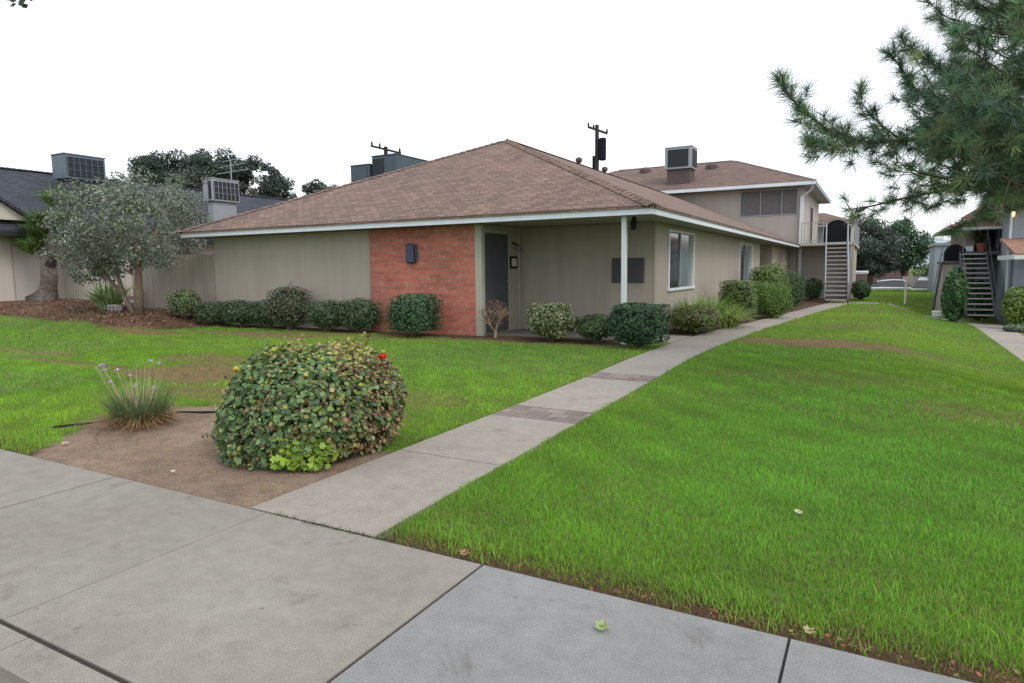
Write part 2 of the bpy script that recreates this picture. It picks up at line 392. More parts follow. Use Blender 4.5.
def bed(x, y):
    """planting beds along the front wall, the wing side and the berm: 1 inside"""
    f = (x < -3.95) & (y > 11.35+0.12*wob(x,y,2.0,5)) & (x > -16.2)
    bm = (x <= -15.4) & (y > 9.55+0.3*wob(x,y,1.1,6)+0.35*np.clip((x+17)/2,0,1)*4)
    s = (y > 13.9) & (x < xl(y)+0.02)
    return f | bm | s
PATCH = [(-0.9,13.4,1.35,0.75,1.0),(0.7,12.9,1.6,0.45,0.5),(-0.4,17.5,1.2,1.0,0.3),(0.6,20.5,1.6,1.0,0.2),(-8.6,6.2,1.4,0.8,0.85),(-10.0,7.3,1.1,0.5,0.6),
         (-11.8,6.0,2.0,0.16,0.7),(-14.2,6.5,1.6,0.18,0.6),(-12.0,10.3,2.5,0.5,0.7),(-9.5,10.9,2.5,0.35,0.45),(-5.2,11.2,2.5,0.2,0.4),(-15.2,9.6,1.6,0.4,0.7),(1.0,7.8,0.9,0.5,0.3),
         (-6.9,5.3,1.1,0.4,0.55),(-0.7,9.2,1.5,0.6,0.22),(0.2,27,1.5,2,0.22),(-4.6,6.0,0.8,0.4,0.3)]
def dry(x, y):
    d = np.zeros(np.shape(x))
    for cx,cy,rx,ry,a in PATCH:
        q = ((x-cx)/rx)**2 + ((y-cy)/ry)**2 + 0.45*wob(x,y,2.6,9)+0.2*wob(x,y,7,10)
        d = np.maximum(d, a*ss((1.5-q)/1.1))
    return d

# ground sheet: fine where it is seen near, coarse to the horizon
def axis(lo, hi, core): 
    return np.unique(np.round(np.concatenate(core), 4))
gx = axis(0,0,[np.array([-3000,-1200,-500,-220,-120,-80,-60,-50]), np.arange(-42,-16,0.5), np.arange(-16,4.5,0.12), np.arange(4.5,14,0.6), np.array([16,20,30,50,90,200,500,1200,3000])])
gy = axis(0,0,[np.array([-3000,-800,-200,-60,-20,-8,-3,0,1.2]), np.arange(2.2,16,0.12), np.arange(16,62,0.5), np.array([64,70,80,100,140,220,400,800,1600,3000])])
X, Y = np.meshgrid(gx, gy, indexing='xy'); Z = gz(X, Y)
isd = inpoly(X, Y, DIRT)
Z = Z - 0.03*(Y < 2.7)*(Y > 1.0) - 0.2*(Y <= 1.2)
Z = Z - 0.035*((X > xl(Y)-0.02)&(X < xr(Y)+0.02)&(Y>2.6)&(Y<34)) + isd*(0.012*wob(X,Y,9,21)+0.01*wob(X,Y,3.5,22))
dr = dry(X, Y); bd = bed(X, Y)
cg = np.array([0.13,0.19,0.05]); cdry = np.array([0.20,0.14,0.075]); cdirt = np.array([0.265,0.200,0.155]); cbed = np.array([0.10,0.068,0.045]); cmul = np.array([0.14,0.085,0.058])
C = cg*(1-dr[...,None]) + cdry*dr[...,None]
C = np.where(isd[...,None], cdirt*(1+0.12*wob(X,Y,4,23)[...,None]), C); C = np.where(bd[...,None], cbed, C)
C = np.where((bd & (X < -15.4))[...,None], cmul*(1+0.3*wob(X,Y,3,24)[...,None]), C)
edge = ((Y > 2.5) & (Y < 2.95) & ~isd)
C = np.where(edge[...,None], np.array([0.10,0.062,0.04]), C)
nx, ny = len(gx), len(gy); ii = np.arange(nx*ny).reshape(ny, nx)
quads = np.stack([ii[:-1,:-1], ii[:-1,1:], ii[1:,1:], ii[1:,:-1]], -1).reshape(-1,4)
g = mesh_np('ground', np.stack([X,Y,Z],-1).reshape(-1,3), None, M['soil'], None, C.reshape(-1,3), (0,0,0), [quads], smooth=True)
tag(g, kind='structure')

# ------------------------------------------------------------------ concrete
def slab_strip(name, cells, label=None, th=0.12, lift=0.012):
    """cells: list of (quad corners xy ccw, colour). each a bevel-free slab following the ground"""
    co = []; qs = []; cs = []
    for quad, c in cells:
        q = np.array(quad, float)
        nu = max(2, int(np.ceil(max(np.linalg.norm(q[1]-q[0]), np.linalg.norm(q[2]-q[3]))/0.7))+1)
        nv = max(2, int(np.ceil(max(np.linalg.norm(q[3]-q[0]), np.linalg.norm(q[2]-q[1]))/0.7))+1)
        u = np.linspace(0,1,nu)[None,:,None]; v = np.linspace(0,1,nv)[:,None,None]
        p = (q[0]*(1-u)+q[1]*u)*(1-v) + (q[3]*(1-u)+q[2]*u)*v
        z = gz(p[...,0], p[...,1]) + lift
        n0 = sum(len(a) for a in co); top = np.concatenate([p, z[...,None]], -1).reshape(-1,3); bot = top - [0,0,th]
        N = len(top); co += [top, bot]; cs += [np.tile(c, (2*N,1))]
        k = np.arange(N).reshape(nv,nu)+n0
        qs.append(np.stack([k[:-1,:-1],k[:-1,1:],k[1:,1:],k[1:,:-1]],-1).reshape(-1,4))
        ring = np.concatenate([k[0,:-1], k[:-1,-1], k[-1,:0:-1], k[:0:-1,0]])
        nxt = np.roll(ring,-1); qs.append(np.stack([ring, ring+N, nxt+N, nxt],-1))
    return mesh_np(name, np.concatenate(co), None, M['concrete'], None, np.concatenate(cs), (0,0,0), [np.concatenate(qs)])
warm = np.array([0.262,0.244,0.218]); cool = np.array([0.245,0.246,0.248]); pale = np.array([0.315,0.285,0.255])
cells = []
jx = [-30+1.55*i for i in range(14)]
jx = [q for q in jx if q < -6.6] + [-6.45,-4.86,-3.262,-1.69,-0.245,1.3,2.85,4.4,5.95,7.5,9.05,12,15,18]
for a, b in zip(jx[:-1], jx[1:]):
    hw_ = lambda q: 0.003 if q == -3.262 else (0.009 if q < -1 else 0.006)
    gl = hw_(a); gr = hw_(b)
    c = cool*RNG.uniform(0.95,1.03) if a >= -1.7 else warm*RNG.uniform(0.96,1.04)
    if a < -6.5: c = warm*RNG.uniform(0.85,1.05)
    cells.append(([(a+gl,1.31),(b-gr,1.31),(b-gr,SWY),(a+gl,SWY)], c))
o = slab_strip('sidewalk', cells); tag(o, kind='structure')
cells = [([(a+0.004,1.13),(a+2.996,1.13),(a+2.996,1.286),(a+0.004,1.286)], warm*1.08) for a in np.arange(-30,18,3)]
fm = MB()
for q in jx[1:-1]:
    if q != -3.262: fm.box(q-0.012, q+0.012, 1.30, SWY-0.002, -0.08, 0.004)
fm.box(-30, 18, 1.287, 1.3095, -0.08, 0.004); fm.box(-9, 9, SWY+0.0005, SWY+0.0135, -0.08, 0.006)
jf = fm.build('sidewalk_joints', plain('joint_dirt', (0.035,0.03,0.024), 1.0, 0.4, 30, 90, 0.5)); tag(jf, kind='structure')
o = slab_strip('kerb', cells, th=0.3); tag(o, kind='structure')
cells = [([(a+0.004,0.7),(a+2.996,0.7),(a+2.996,1.126),(a+0.004,1.126)], warm*0.8) for a in np.arange(-30,18,3)]
o = slab_strip('gutter', cells, th=0.1, lift=-0.14); tag(o, kind='structure')
mb = MB().box(-60,60,-9,0.696,-0.28,-0.135); o = mb.build('road', M['asphalt']); tag(o, kind='structure')
# front walk with two brick bands
ys = [2.745, 4.22, 5.66]; 
cells = []
def walkcell(y0, y1, c, g=0.006): cells.append(([(float(xl(y0)),y0+g),(float(xr(y0)),y0+g),(float(xr(y1)),y1-g),(float(xl(y1)),y1-g)], c))
for y0, y1 in [(2.745,4.22),(4.22,5.66),(6.16,8.0),(8.45,10.2),(10.2,11.7),(11.7,13.1),(13.1,15),(15,17),(17,19.2),(19.2,21.5),(21.5,24),(24,26.5),(26.5,29),(29,31.2),(31.2,33.3)]:
    walkcell(y0, y1, pale*RNG.uniform(0.95,1.03))
cells.append(([(-1.9,33.32),(1.3,33.32),(1.3,34.5),(-1.9,34.5)], pale))
cells.append(([(-4.25,12.35),(-3.37,12.35),(-3.30,13.75),(-4.25,13.75)], pale*0.97))
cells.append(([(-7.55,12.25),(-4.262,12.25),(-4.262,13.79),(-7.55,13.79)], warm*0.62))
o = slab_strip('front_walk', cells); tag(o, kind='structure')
pcells = []
for (a, b) in ((5.665,6.155),(8.005,8.445)):
    rows = 3; rh = (b-a)/rows
    for r in range(rows):
        x = float(xl(a)) - (0.11 if r%2 else 0)
        while x < float(xr(a)):
            x0 = max(x, float(xl(a))); x1 = min(x+0.215, float(xr(a)))
            if x1-x0 > 0.03: pcells.append(([(x0,a+r*rh+0.004),(x1-0.008,a+r*rh+0.004),(x1-0.008,a+(r+1)*rh-0.004),(x0,a+(r+1)*rh-0.004)], np.array([0.245,0.20,0.185])*RNG.uniform(0.75,1.15)))
            x += 0.215
o = slab_strip('brick_paving_band', pcells, lift=0.009); tag(o, kind='structure')
mb = MB()
# right-hand walk
cells = []
RL = np.array([(2.745,2.62),(12,2.6),(16,2.62),(22,2.8),(30.6,3.1)]); RR = np.array([(2.745,3.62),(12,3.6),(16,3.55),(22,3.62),(30.6,4.15)])
yy = list(np.arange(2.745,30.6,1.55)); yy[-1] = 30.6
for a, b in zip(yy[:-1], yy[1:]):
    f = lambda T, q: float(np.interp(q, T[:,0], T[:,1]))
    cells.append(([(f(RL,a),a+0.005),(f(RR,a),a+0.005),(f(RR,b),b-0.005),(f(RL,b),b-0.005)], pale*RNG.uniform(0.93,1.03)))
cells.append(([(1.75,30.7),(3.0,30.7),(3.0,31.9),(1.75,31.9)], pale))
o = slab_strip('side_walk_right', cells, lift=0.015); o.name = 'courtyard_path'; tag(o, kind='structure')
# parking court behind the lawn
mb = MB().box(-12, 26, 55.5, 75, -1.5, -1.10); o = mb.build('driveway', M['asphalt']); tag(o, kind='structure')

# ------------------------------------------------------------------ grass
def scatter(x0,x1,y0,y1,dens):
    n = int((x1-x0)*(y1-y0)*dens); return RNG.uniform(x0,x1,n), RNG.uniform(y0,y1,n)
def grow(bb, x, y, h, w, seg, keep, palette_shift=0.0):
    x = x[keep]; y = y[keep]
    d = dry(x, y)
    keepd = RNG.uniform(size=len(x)) > d*0.62
    x, y, d = x[keepd], y[keepd], d[keepd]
    n = len(x); v = 0.5+0.5*wob(x,y,1.6,31); v2 = 0.5+0.5*wob(x,y,5.5,32)
    t = np.clip(0.25+0.5*v+0.25*RNG.normal(size=n)*0.8, 0, 1)[:,None]
    hue = (0.5+0.5*wob(x,y,0.8,35))[:,None]
    c = np.array([0.135,0.315,0.026])*(1-t) + np.array([0.27,0.50,0.045])*t
    c = c*(1+(hue-0.5)*np.array([0.45,0.12,-0.3]))
    c = c*(0.82+0.36*v2[:,None]); c = c*(1+0.18*RNG.normal(size=(n,1)))
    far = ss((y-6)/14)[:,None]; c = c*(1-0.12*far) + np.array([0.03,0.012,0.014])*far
    tan = np.array([0.30,0.215,0.11])*(1+0.2*RNG.normal(size=(n,1)))
    p = np.clip(d*1.05 + (RNG.uniform(size=n) < 0.03+0.09*(wob(x,y,2.1,36) > 0.35)) + 0.05*far[:,0], 0, 1)[:,None]; pk = RNG.uniform(size=(n,1)) < p
    c = np.where(pk, tan, c); c = np.clip(c, 0.01, 1)
    hh = h*(0.6+0.75*RNG.uniform(size=n))*(1-0.45*d)*(0.85+0.3*v2); 
    z = gz(x,y)-0.004
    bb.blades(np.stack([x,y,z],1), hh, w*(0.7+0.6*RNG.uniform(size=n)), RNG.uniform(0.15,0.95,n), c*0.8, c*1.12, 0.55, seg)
def edge_keep(x, y):
    e = 0.03*wob(x,y,9,41)+0.02*wob(x,y,23,42)
    near = (y < 2.92+e*1.5) & (RNG.uniform(size=len(x)) > np.clip((y-2.72)/0.22,0,1)*0.9)
    return ~near
bb = BB()
def right_keep(x, y):
    k = (x > xr(y)+0.0+0.03*wob(x,y,8,43)) & (x < np.interp(y, RL[:,0], RL[:,1])-0.02) & (y > 2.75)
    k &= ~((y > 33.2)&(y < 34.6)&(x < 1.35)) & ~((x>1.7)&(y>30.6)&(y<32.0))
    return k & edge_keep(x,y)
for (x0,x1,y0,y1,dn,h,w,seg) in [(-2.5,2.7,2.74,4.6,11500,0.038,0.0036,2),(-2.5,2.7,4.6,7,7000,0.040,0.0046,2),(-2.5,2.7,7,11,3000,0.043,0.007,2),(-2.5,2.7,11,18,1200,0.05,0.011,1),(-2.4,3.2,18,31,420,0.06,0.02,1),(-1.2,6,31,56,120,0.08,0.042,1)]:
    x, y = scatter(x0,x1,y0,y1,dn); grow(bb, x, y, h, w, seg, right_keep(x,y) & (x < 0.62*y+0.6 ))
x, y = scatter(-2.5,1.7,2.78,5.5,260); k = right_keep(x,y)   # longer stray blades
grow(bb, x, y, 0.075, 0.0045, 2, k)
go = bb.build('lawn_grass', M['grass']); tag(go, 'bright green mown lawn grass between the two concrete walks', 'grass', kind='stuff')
bb = BB()
def left_keep(x, y):
    k = (x < xl(y)-0.03+0.03*wob(x,y,8,44)) & ~bed(x,y) & (y > 2.75) & (y < 13) & (x > -32)
    ind = inpoly(x + 0.10*wob(x,y,6,45), y + 0.08*wob(x,y,7,46), DIRT)
    hose = (np.abs(y-np.interp(x,[-6.95,-6.62,-6.35,-5.8,-5.0],[3.35,3.85,4.30,4.62,4.85])) < 0.10) & (x > -7.0) & (x < -4.9)
    k &= ~hose
    return k & (~ind | (RNG.uniform(size=len(x)) < 0.004+0.12*(wob(x,y,7,47) > 1.15))) & ~((x > -4.0) & (y > 12.3))
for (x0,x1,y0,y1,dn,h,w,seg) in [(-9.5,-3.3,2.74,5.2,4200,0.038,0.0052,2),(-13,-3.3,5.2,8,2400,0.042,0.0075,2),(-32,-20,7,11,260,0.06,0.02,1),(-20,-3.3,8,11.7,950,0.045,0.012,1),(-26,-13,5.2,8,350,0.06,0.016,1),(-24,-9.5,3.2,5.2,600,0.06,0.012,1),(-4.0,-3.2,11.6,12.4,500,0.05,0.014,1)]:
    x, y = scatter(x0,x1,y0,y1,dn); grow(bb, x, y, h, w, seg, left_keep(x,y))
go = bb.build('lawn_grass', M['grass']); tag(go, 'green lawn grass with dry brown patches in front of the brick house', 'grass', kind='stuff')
# weeds in the joint where the front walk meets the sidewalk
bb = BB(); x = np.concatenate([RNG.uniform(-2.95,-2.35,420), RNG.uniform(-3.25,-2.9,90)]); y = RNG.normal(2.738,0.012,len(x))
c = jitcol(len(x), [(0.05,0.09,0.02),(0.09,0.12,0.03)]); bb.blades(np.stack([x,y,gz(x,y)],1), RNG.uniform(0.010,0.032,len(x)), 0.006, RNG.uniform(0.5,1.3,len(x)), c)
tag(bb.build('joint_weeds', M['grass']), 'thin line of dark weeds in the joint at the foot of the walk', 'weeds', kind='stuff')
# dead leaves and thatch along the lawn's sidewalk edge and in beds
lb = LB(); n = 900; x = RNG.uniform(-2.4,2.6,n); y = 2.76+np.abs(RNG.normal(0,0.05,n)); k = RNG.uniform(size=n) < 0.35+0.65*ss((x+1.5)/2.5); x=x[k]; y=y[k]; n=len(x)
lb.leaves(np.stack([x,y,gz(x,y)+RNG.uniform(0.004,0.03,n)],1), RNG.normal(size=(n,3))*0.5+[0,0,1], RNG.uniform(0.008,0.028,n), jitcol(n,[(0.20,0.10,0.05),(0.28,0.16,0.09),(0.12,0.06,0.035),(0.3,0.09,0.04)]), 'diamond')
n = 1500; x = RNG.uniform(-7.2,-3.4,n); y = RNG.uniform(2.75,5.0,n); k = inpoly(x,y,DIRT); x=x[k]; y=y[k]; n=len(x)
lb.leaves(np.stack([x,y,gz(x,y)+0.012],1), RNG.normal(size=(n,3))*0.3+[0,0,1], RNG.uniform(0.006,0.024,n), jitcol(n,[(0.22,0.15,0.10),(0.34,0.26,0.19),(0.13,0.09,0.06)]), 'diamond')
tag(lb.build('leaf_litter', M['leaf'], None, (0,0,0)), 'small brown dead leaves scattered on bare soil and the lawn edge', 'leaf litter', kind='stuff')
lb = LB(); n = 9000; x = RNG.uniform(-24,-14.6,n); y = RNG.uniform(9,13.5,n); k = bed(x,y)&(x<-15.0)&(y<12.6); x=x[k]; y=y[k]; n=len(x)
lb.leaves(np.stack([x,y,gz(x,y)+RNG.uniform(0,0.05,n)],1), RNG.normal(size=(n,3))*0.8+[0,0,1], RNG.uniform(0.03,0.09,n), jitcol(n,[(0.18,0.11,0.07),(0.28,0.18,0.12),(0.11,0.068,0.048),(0.08,0.10,0.035)],[3,2,2,0.8]), 'diamond')
tag(lb.build('bark_mulch', M['leaf'], None, (0,0,0)), 'reddish brown mulch and dead leaves on the bank under the grey tree', 'mulch', kind='stuff')

# ------------------------------------------------------------------ main one-storey building
HB = Vector((-10.1, 18.0, 0.0))
T = empty('apartment_house', HB, 'long low beige house with a brown hip roof, red brick panel and white corner post', 'house')
def P(mb, name, mat, parent=None, label=None, **k): return mb.build(name, mat, parent or T, label, **k)
FW = 12.1; FX = -4.13; BK = 13.8; SX = -7.36; LX = -16.0; ZT = 2.46; YE = 38.1
z0 = -0.5
mb = MB(); mb.box(LX,-10.43,FW,FW+0.16,z0,ZT)
for x in (-15.2,-11.35,-12.57,-13.8): mb.box(x,x+0.012,FW-0.004,FW,0.1,ZT)
P(mb,'wall',M['stucco'],label='plain beige front wall left of the brick')
P(MB().box(-10.43,-7.52,FW-0.05,FW+0.16,z0,ZT),'brick_wall',M['brick'],label='red brick wall panel')
P(MB().box(-7.52,-7.35,FW-0.065,FW+0.0,z0,ZT,0.006),'corner_trim',M['trim_beige'])
P(MB().box(SX-0.16,SX,FW+0.01,BK,z0,ZT),'wall',M['stucco'])
mb = MB().box(SX-0.16,FX,BK,BK+0.16,z0,ZT)
for x in (-6.35,-5.25): mb.box(x,x+0.012,BK-0.004,BK,0.1,ZT)
P(mb,'wall',M['stucco'],label='shaded beige porch wall')
mb = MB()
# side wall with window openings cut out
segs = [(BK+0.16,14.84),(17.1,23.65),(26.1,28.1),(31.6,YE)]
for a,b in segs: mb.box(FX-0.16,FX,a,b,z0,ZT)
mb.box(FX-0.16,FX,14.84,17.1,z0,1.03); mb.box(FX-0.16,FX,14.84,17.1,2.36,ZT); mb.box(FX-0.16,FX,23.65,26.1,z0,0.25); mb.box(FX-0.16,FX,23.65,26.1,2.34,ZT)
mb.box(FX-1.1,FX-0.94,28.1,31.6,z0,ZT); mb.box(FX-0.94,FX-0.16,28.0,28.1,z0,ZT); mb.box(FX-0.94,FX-0.16,31.6,31.7,z0,ZT)
for y in (19.6,21.9,33.2): mb.box(FX,FX+0.004,y,y+0.015,0.0,ZT)
P(mb,'wall',M['stucco'],label='beige side wall along the front walk')
P(MB().box(LX-0.0,LX+0.16,FW+0.16,YE,z0,ZT),'wall',M['stucco'])
# door in return wall
dr_ = P(MB().box(SX,SX+0.045,12.13,13.13,0.14,2.28,0.006),'door',M['door'],label='dark grey front door')
sub(MB().tube([(SX+0.05,13.03,1.10),(SX+0.10,13.03,1.10)],0.03,10),'handle',M['brass'],dr_); sub(MB().tube([(SX+0.05,13.03,1.24),(SX+0.075,13.03,1.24)],0.03,10),'deadbolt',M['brass'],dr_)
mb = MB(); mb.add([(SX+0.001,12.1,0.14),(SX+0.001,12.1,2.36),(SX+0.001,13.22,2.36),(SX+0.001,13.22,0.14),(SX+0.001,12.126,0.14),(SX+0.001,12.126,2.285),(SX+0.001,13.134,2.285),(SX+0.001,13.134,0.14)]+[(SX+0.03,a,b) for a,b in ((12.1,0.14),(12.1,2.36),(13.22,2.36),(13.22,0.14),(12.126,0.14),(12.126,2.285),(13.134,2.285),(13.134,0.14))],[(8,9,13,12),(9,10,14,13),(10,11,15,14),(0,1,9,8),(1,2,10,9),(2,3,11,10),(4,5,13,12),(5,6,14,13),(6,7,15,14),(0,1,5,4),(1,2,6,5),(2,3,7,6)])
P(mb,'door_frame',M['trim_beige'])
P(MB().box(SX+0.0,SX+0.035,13.68,13.76,0.1,ZT,0.004),'corner_trim',M['trim_beige'])
# house number plate, lamp (on the short return wall beside the door)
mb = MB().box(SX+0.002,SX+0.03,13.27,13.60,1.52,1.80,0.006); q = P(mb,'number_plate',M['black'],label='small dark framed plate by the door')
sub(MB().box(SX+0.031,SX+0.035,13.32,13.55,1.57,1.75),'plate_face',M['pale_wall'],q)
mb = MB(); mb.tube([(SX+0.005,13.40,2.10),(SX+0.06,13.42,2.10),(SX+0.11,13.48,2.05)],0.016,8)
q = P(mb,'wall_lamp',M['black']); mb = MB(); mb.tube([(SX+0.12,13.5,2.08),(SX+0.12,13.5,2.02),(SX+0.12,13.5,1.96),(SX+0.12,13.5,1.92)],[0.02,0.055,0.055,0.02],12)
sub(mb,'lamp_shade',M['glass_light'],q,smooth=True)
# louvred dark panel on porch wall
mb = MB().box(-5.08,-4.36,BK-0.05,BK-0.002,1.19,1.72,0.01)
q = P(mb,'meter_cabinet',plain('cabinet_paint',(0.045,0.045,0.052),0.6,0.1),label='dark grey wall cabinet behind the post')
sub(MB().box(-5.02,-4.42,BK-0.058,BK-0.051,1.25,1.66,0.003),'cabinet_door',plain('cabinet_door_paint',(0.04,0.04,0.048),0.6,0.1),q)
# dark lantern on the brick
mb = MB(); mb.box(-9.33,-9.03,FW-0.11,FW-0.052,1.70,2.07,0.02); mb.box(-9.30,-9.07,FW-0.16,FW-0.112,1.66,2.10,0.03)
P(mb,'wall_lantern',plain('navy_metal',(0.03,0.04,0.085),0.35,0.1,3,20,0),label='dark blue box lantern on the brick')
# small eave lamp by the post
mb = MB(); mb.tube([(-3.98,11.95,2.45),(-3.98,11.95,2.36)],[0.03,0.055],10); mb.tube([(-3.98,11.95,2.36),(-3.98,11.90,2.22)],[0.06,0.05],10)
P(mb,'flood_lamp',M['black'])
P(MB().box(-4.16,-4.07,11.76,11.85,-0.1,2.45,0.008),'post',M['white'],label='white corner post')
# windows
def window_side(y0,y1,zb,zt,leaf,slide=True,nm='window'):
    fw = 0.045; x = FX
    mb = MB(); mb.box(x-0.05,x+0.03,y0-0.06,y0+fw-0.02,zb-0.04,zt+0.05); mb.box(x-0.05,x+0.03,y1-fw+0.02,y1+0.06,zb-0.04,zt+0.05)
    mb.box(x-0.05,x+0.03,y0+fw-0.02,y1-fw+0.02,zt-0.0,zt+0.05); 
    w = P(mb,nm,M['white'])
    sub(MB().box(x-0.04,x+0.05,y0-0.09,y1+0.09,zb-0.10,zb-0.041,0.006),'sill',M['white'],w)
    ym = (y0+y1)/2
    sub(MB().box(x-0.06,x-0.02,ym-0.025,ym+0.025,zb-0.04,zt),'mullion',M['grey_metal'],w)
    sub(MB().box(x-0.055,x-0.05,y0+0.026,ym-0.026,zb-0.04,zt),'pane',M['glass'],w)
    sub(MB().box(x-0.045,x-0.04,ym+0.026,y1-0.026,zb-0.04,zt),'pane',M['glass_light'],w,label='paler pane with curtain behind')
    mb = MB(); pts = [(x-0.10+0.02*math.sin(i*1.9),ym+0.05+(y1-ym-0.1)*i/24) for i in range(25)]
    for (xa,ya),(xb,yb) in zip(pts[:-1],pts[1:]): mb.add([(xa,ya,zb),(xb,yb,zb),(xb,yb,zt),(xa,ya,zt)],[(0,1,2,3)])
    sub(mb,'curtain',M['curtain'],w); return w
window_side(14.84,17.1,1.07,2.31,True); window_side(23.65,26.1,0.36,2.28,True)
# interior darkness behind windows
P(MB().box(FX-0.5,FX-0.45,14.2,17.6,0.5,2.4),'room_back',M['blind']); P(MB().box(FX-0.5,FX-0.45,23.2,26.6,0.0,2.4),'room_back',M['blind'])
P(MB().box(FX-0.94,FX-0.90,29.3,30.3,0.0,2.1,0.005),'door',plain('brown_door',(0.12,0.085,0.065),0.6,0.1),label='brown recessed side door')
P(MB().box(FX-0.001,FX+0.003,33.6,35.0,0.0,2.2),'door',plain('tan_door',(0.26,0.20,0.14),0.6,0.08),label='tan side door')
# roof
ex0, ex1, ey0 = -16.68, -3.53, 11.6; rx = -10.1; ry = 18.15; rz = 5.44; ez = 2.61; rb = YE
ov = 0.03
mb = MB(); A_=(ex0-ov,ey0-ov,ez); B_=(ex1+ov,ey0-ov,ez); Cc=(ex1+ov,rb,ez); D_=(ex0-ov,rb,ez); R1=(rx,ry,rz); R2=(rx,rb,rz)
th = 0.05
def roofslab(mb, faces, th=0.05):
    for f in faces:
        n = len(f); mb.add(list(f)+[(p[0],p[1],p[2]-th) for p in f], [tuple(range(n)), tuple(range(2*n-1,n-1,-1))]+[(i,(i+1)%n,(i+1)%n+n,i+n) for i in range(n)])
roofslab(mb,[(A_,B_,R1)]); 
rf = P(mb,'roof',M['shingle'],fixn=True)
mb = MB(); roofslab(mb,[(B_,Cc,R2,R1)]); sub(mb,'roof_slope',M['shingle'],rf)
mb = MB(); roofslab(mb,[(D_,A_,R1,R2)]); sub(mb,'roof_slope',M['shingle'],rf)
# hip and ridge caps
def caps(mb, a, b, w=0.15, step=0.2, lift=0.02, drop=0.06):
    a = Vector(a); b = Vector(b); L = (b-a).length; d = (b-a)/L; r = d.cross(Vector((0,0,1))).normalized(); n = int(L/step)
    for i in range(n):
        p = a + d*(i*step); q = a + d*((i+1.25)*step); up = Vector((0,0,1))
        p2 = p + up*(lift+0.022); q2 = q + up*lift
        mb.add([p2, p2-r*w-up*drop, q2-r*w-up*drop, q2, p2+r*w-up*drop, q2+r*w-up*drop,
                p2-up*0.02, p2-r*w-up*(drop+0.02), p2+r*w-up*(drop+0.02)], [(0,3,2,1),(0,4,5,3),(0,1,7,6),(0,6,8,4)])
mb = MB(); caps(mb,B_,R1); caps(mb,A_,R1); caps(mb,R1,R2); o = sub(mb,'ridge_cap',M['shingle'],rf,fixn=False)
# fascia, soffit
P(MB().box(ex0-0.02,ex1-0.0,ey0,ey0+0.04,2.455,2.59),'fascia',M['fascia'],label='white front fascia board')
P(MB().box(ex1-0.04,ex1+0.005,ey0+0.041,44.0,2.455,2.59),'fascia',M['fascia'],label='white side fascia board')
P(MB().box(ex0-0.02,ex0+0.02,ey0+0.041,YE,2.455,2.59),'fascia',M['fascia'])
P(MB().box(ex0+0.02,ex1-0.04,ey0+0.041,YE,2.47,2.50),'soffit',M['soffit'])
mb = MB(); roofslab(mb,[((ex1+ov,YE,ez),(ex1+ov,44.03,ez),(-3.555,44.03,ez+0.02),(-3.555,YE,ez+0.02))],0.04)
sub(mb,'eave_end',M['shingle'],rf)
# drip strip of metal flashing near the corner
# roof vents and pipes on the ridge
def turbine(x,y,z,label=None):
    mb = MB(); mb.tube([(x,y,z-0.25),(x,y,z+0.12)],0.07,10); mb.tube([(x,y,z+0.10),(x,y,z+0.16),(x,y,z+0.24),(x,y,z+0.30)],[0.07,0.13,0.13,0.06],12)
    sub(mb,'roof_vent',M['curb_brown'],rf,label)
turbine(-10.0,23.5,5.36); turbine(-10.0,26.2,5.36)
mb = MB().tube([(-10.0,25.0,5.2),(-10.0,25.0,5.92)],0.06,8); sub(mb,'vent_pipe',M['black'],rf)

# ------------------------------------------------------------------ two-storey building behind
T2 = empty('apartment_block', (-9,42,-0.3), 'two storey beige apartment block with brown hip roof behind the low wing', 'apartment block')
def P2(mb,name,mat,label=None,**k): return mb.build(name,mat,T2,label,**k)
tx0, tx1, ty0, ty1, tz = -20.0, -3.575, 38.15, 49.0, 5.70
mb = MB(); wz0, wz1, wx0, wx1 = 4.24, 5.56, -6.68, -3.83
mb.box(tx0,wx0,ty0,ty0+0.2,-0.6,tz); mb.box(wx1,tx1,ty0,ty0+0.2,-0.6,tz); mb.box(wx0,wx1,ty0,ty0+0.2,-0.6,wz0); mb.box(wx0,wx1,ty0,ty0+0.2,wz1,tz)
P2(mb,'wall',M['stucco_tall'],'beige stucco gable-side wall with wide window')
mb = MB(); mb.box(tx1-0.2,tx1,ty0+0.2,ty1,-0.6,tz); P2(mb,'wall',M['stucco_tall'])
P2(MB().box(tx0,tx0+0.2,ty0+0.2,ty1,-0.6,tz),'wall',M['stucco_tall']); P2(MB().box(tx0+0.2,tx1-0.2,ty1-0.2,ty1,-0.6,tz),'wall',M['stucco_tall'])
mb = MB(); mb.box(wx0-0.03,wx1+0.03,ty0-0.03,ty0+0.05,wz1-0.02,wz1+0.03); mb.box(wx0-0.03,wx1+0.03,ty0-0.03,ty0+0.05,wz0-0.03,wz0+0.02)
for x in (wx0-0.03,-5.68,-4.60,wx1-0.02): mb.box(x,x+0.05,ty0-0.03,ty0+0.05,wz0+0.021,wz1-0.021)
w = P2(mb,'window',M['grey_metal'],'wide three-part upstairs window')
for a,b in ((wx0+0.021,-5.682),(-5.628,-4.602),(-4.548,wx1-0.022)):
    sub(MB().box(a,b,ty0+0.03,ty0+0.035,wz0+0.021,wz1-0.021),'pane',M['screen'],w)
    mb = MB(); n = 16
    for i in range(n): mb.box(a,b,ty0+0.07,ty0+0.10,wz0+0.03+i*(wz1-wz0-0.05)/n,wz0+0.03+(i+0.8)*(wz1-wz0-0.05)/n)
    sub(mb,'blind',M['blind'],w)
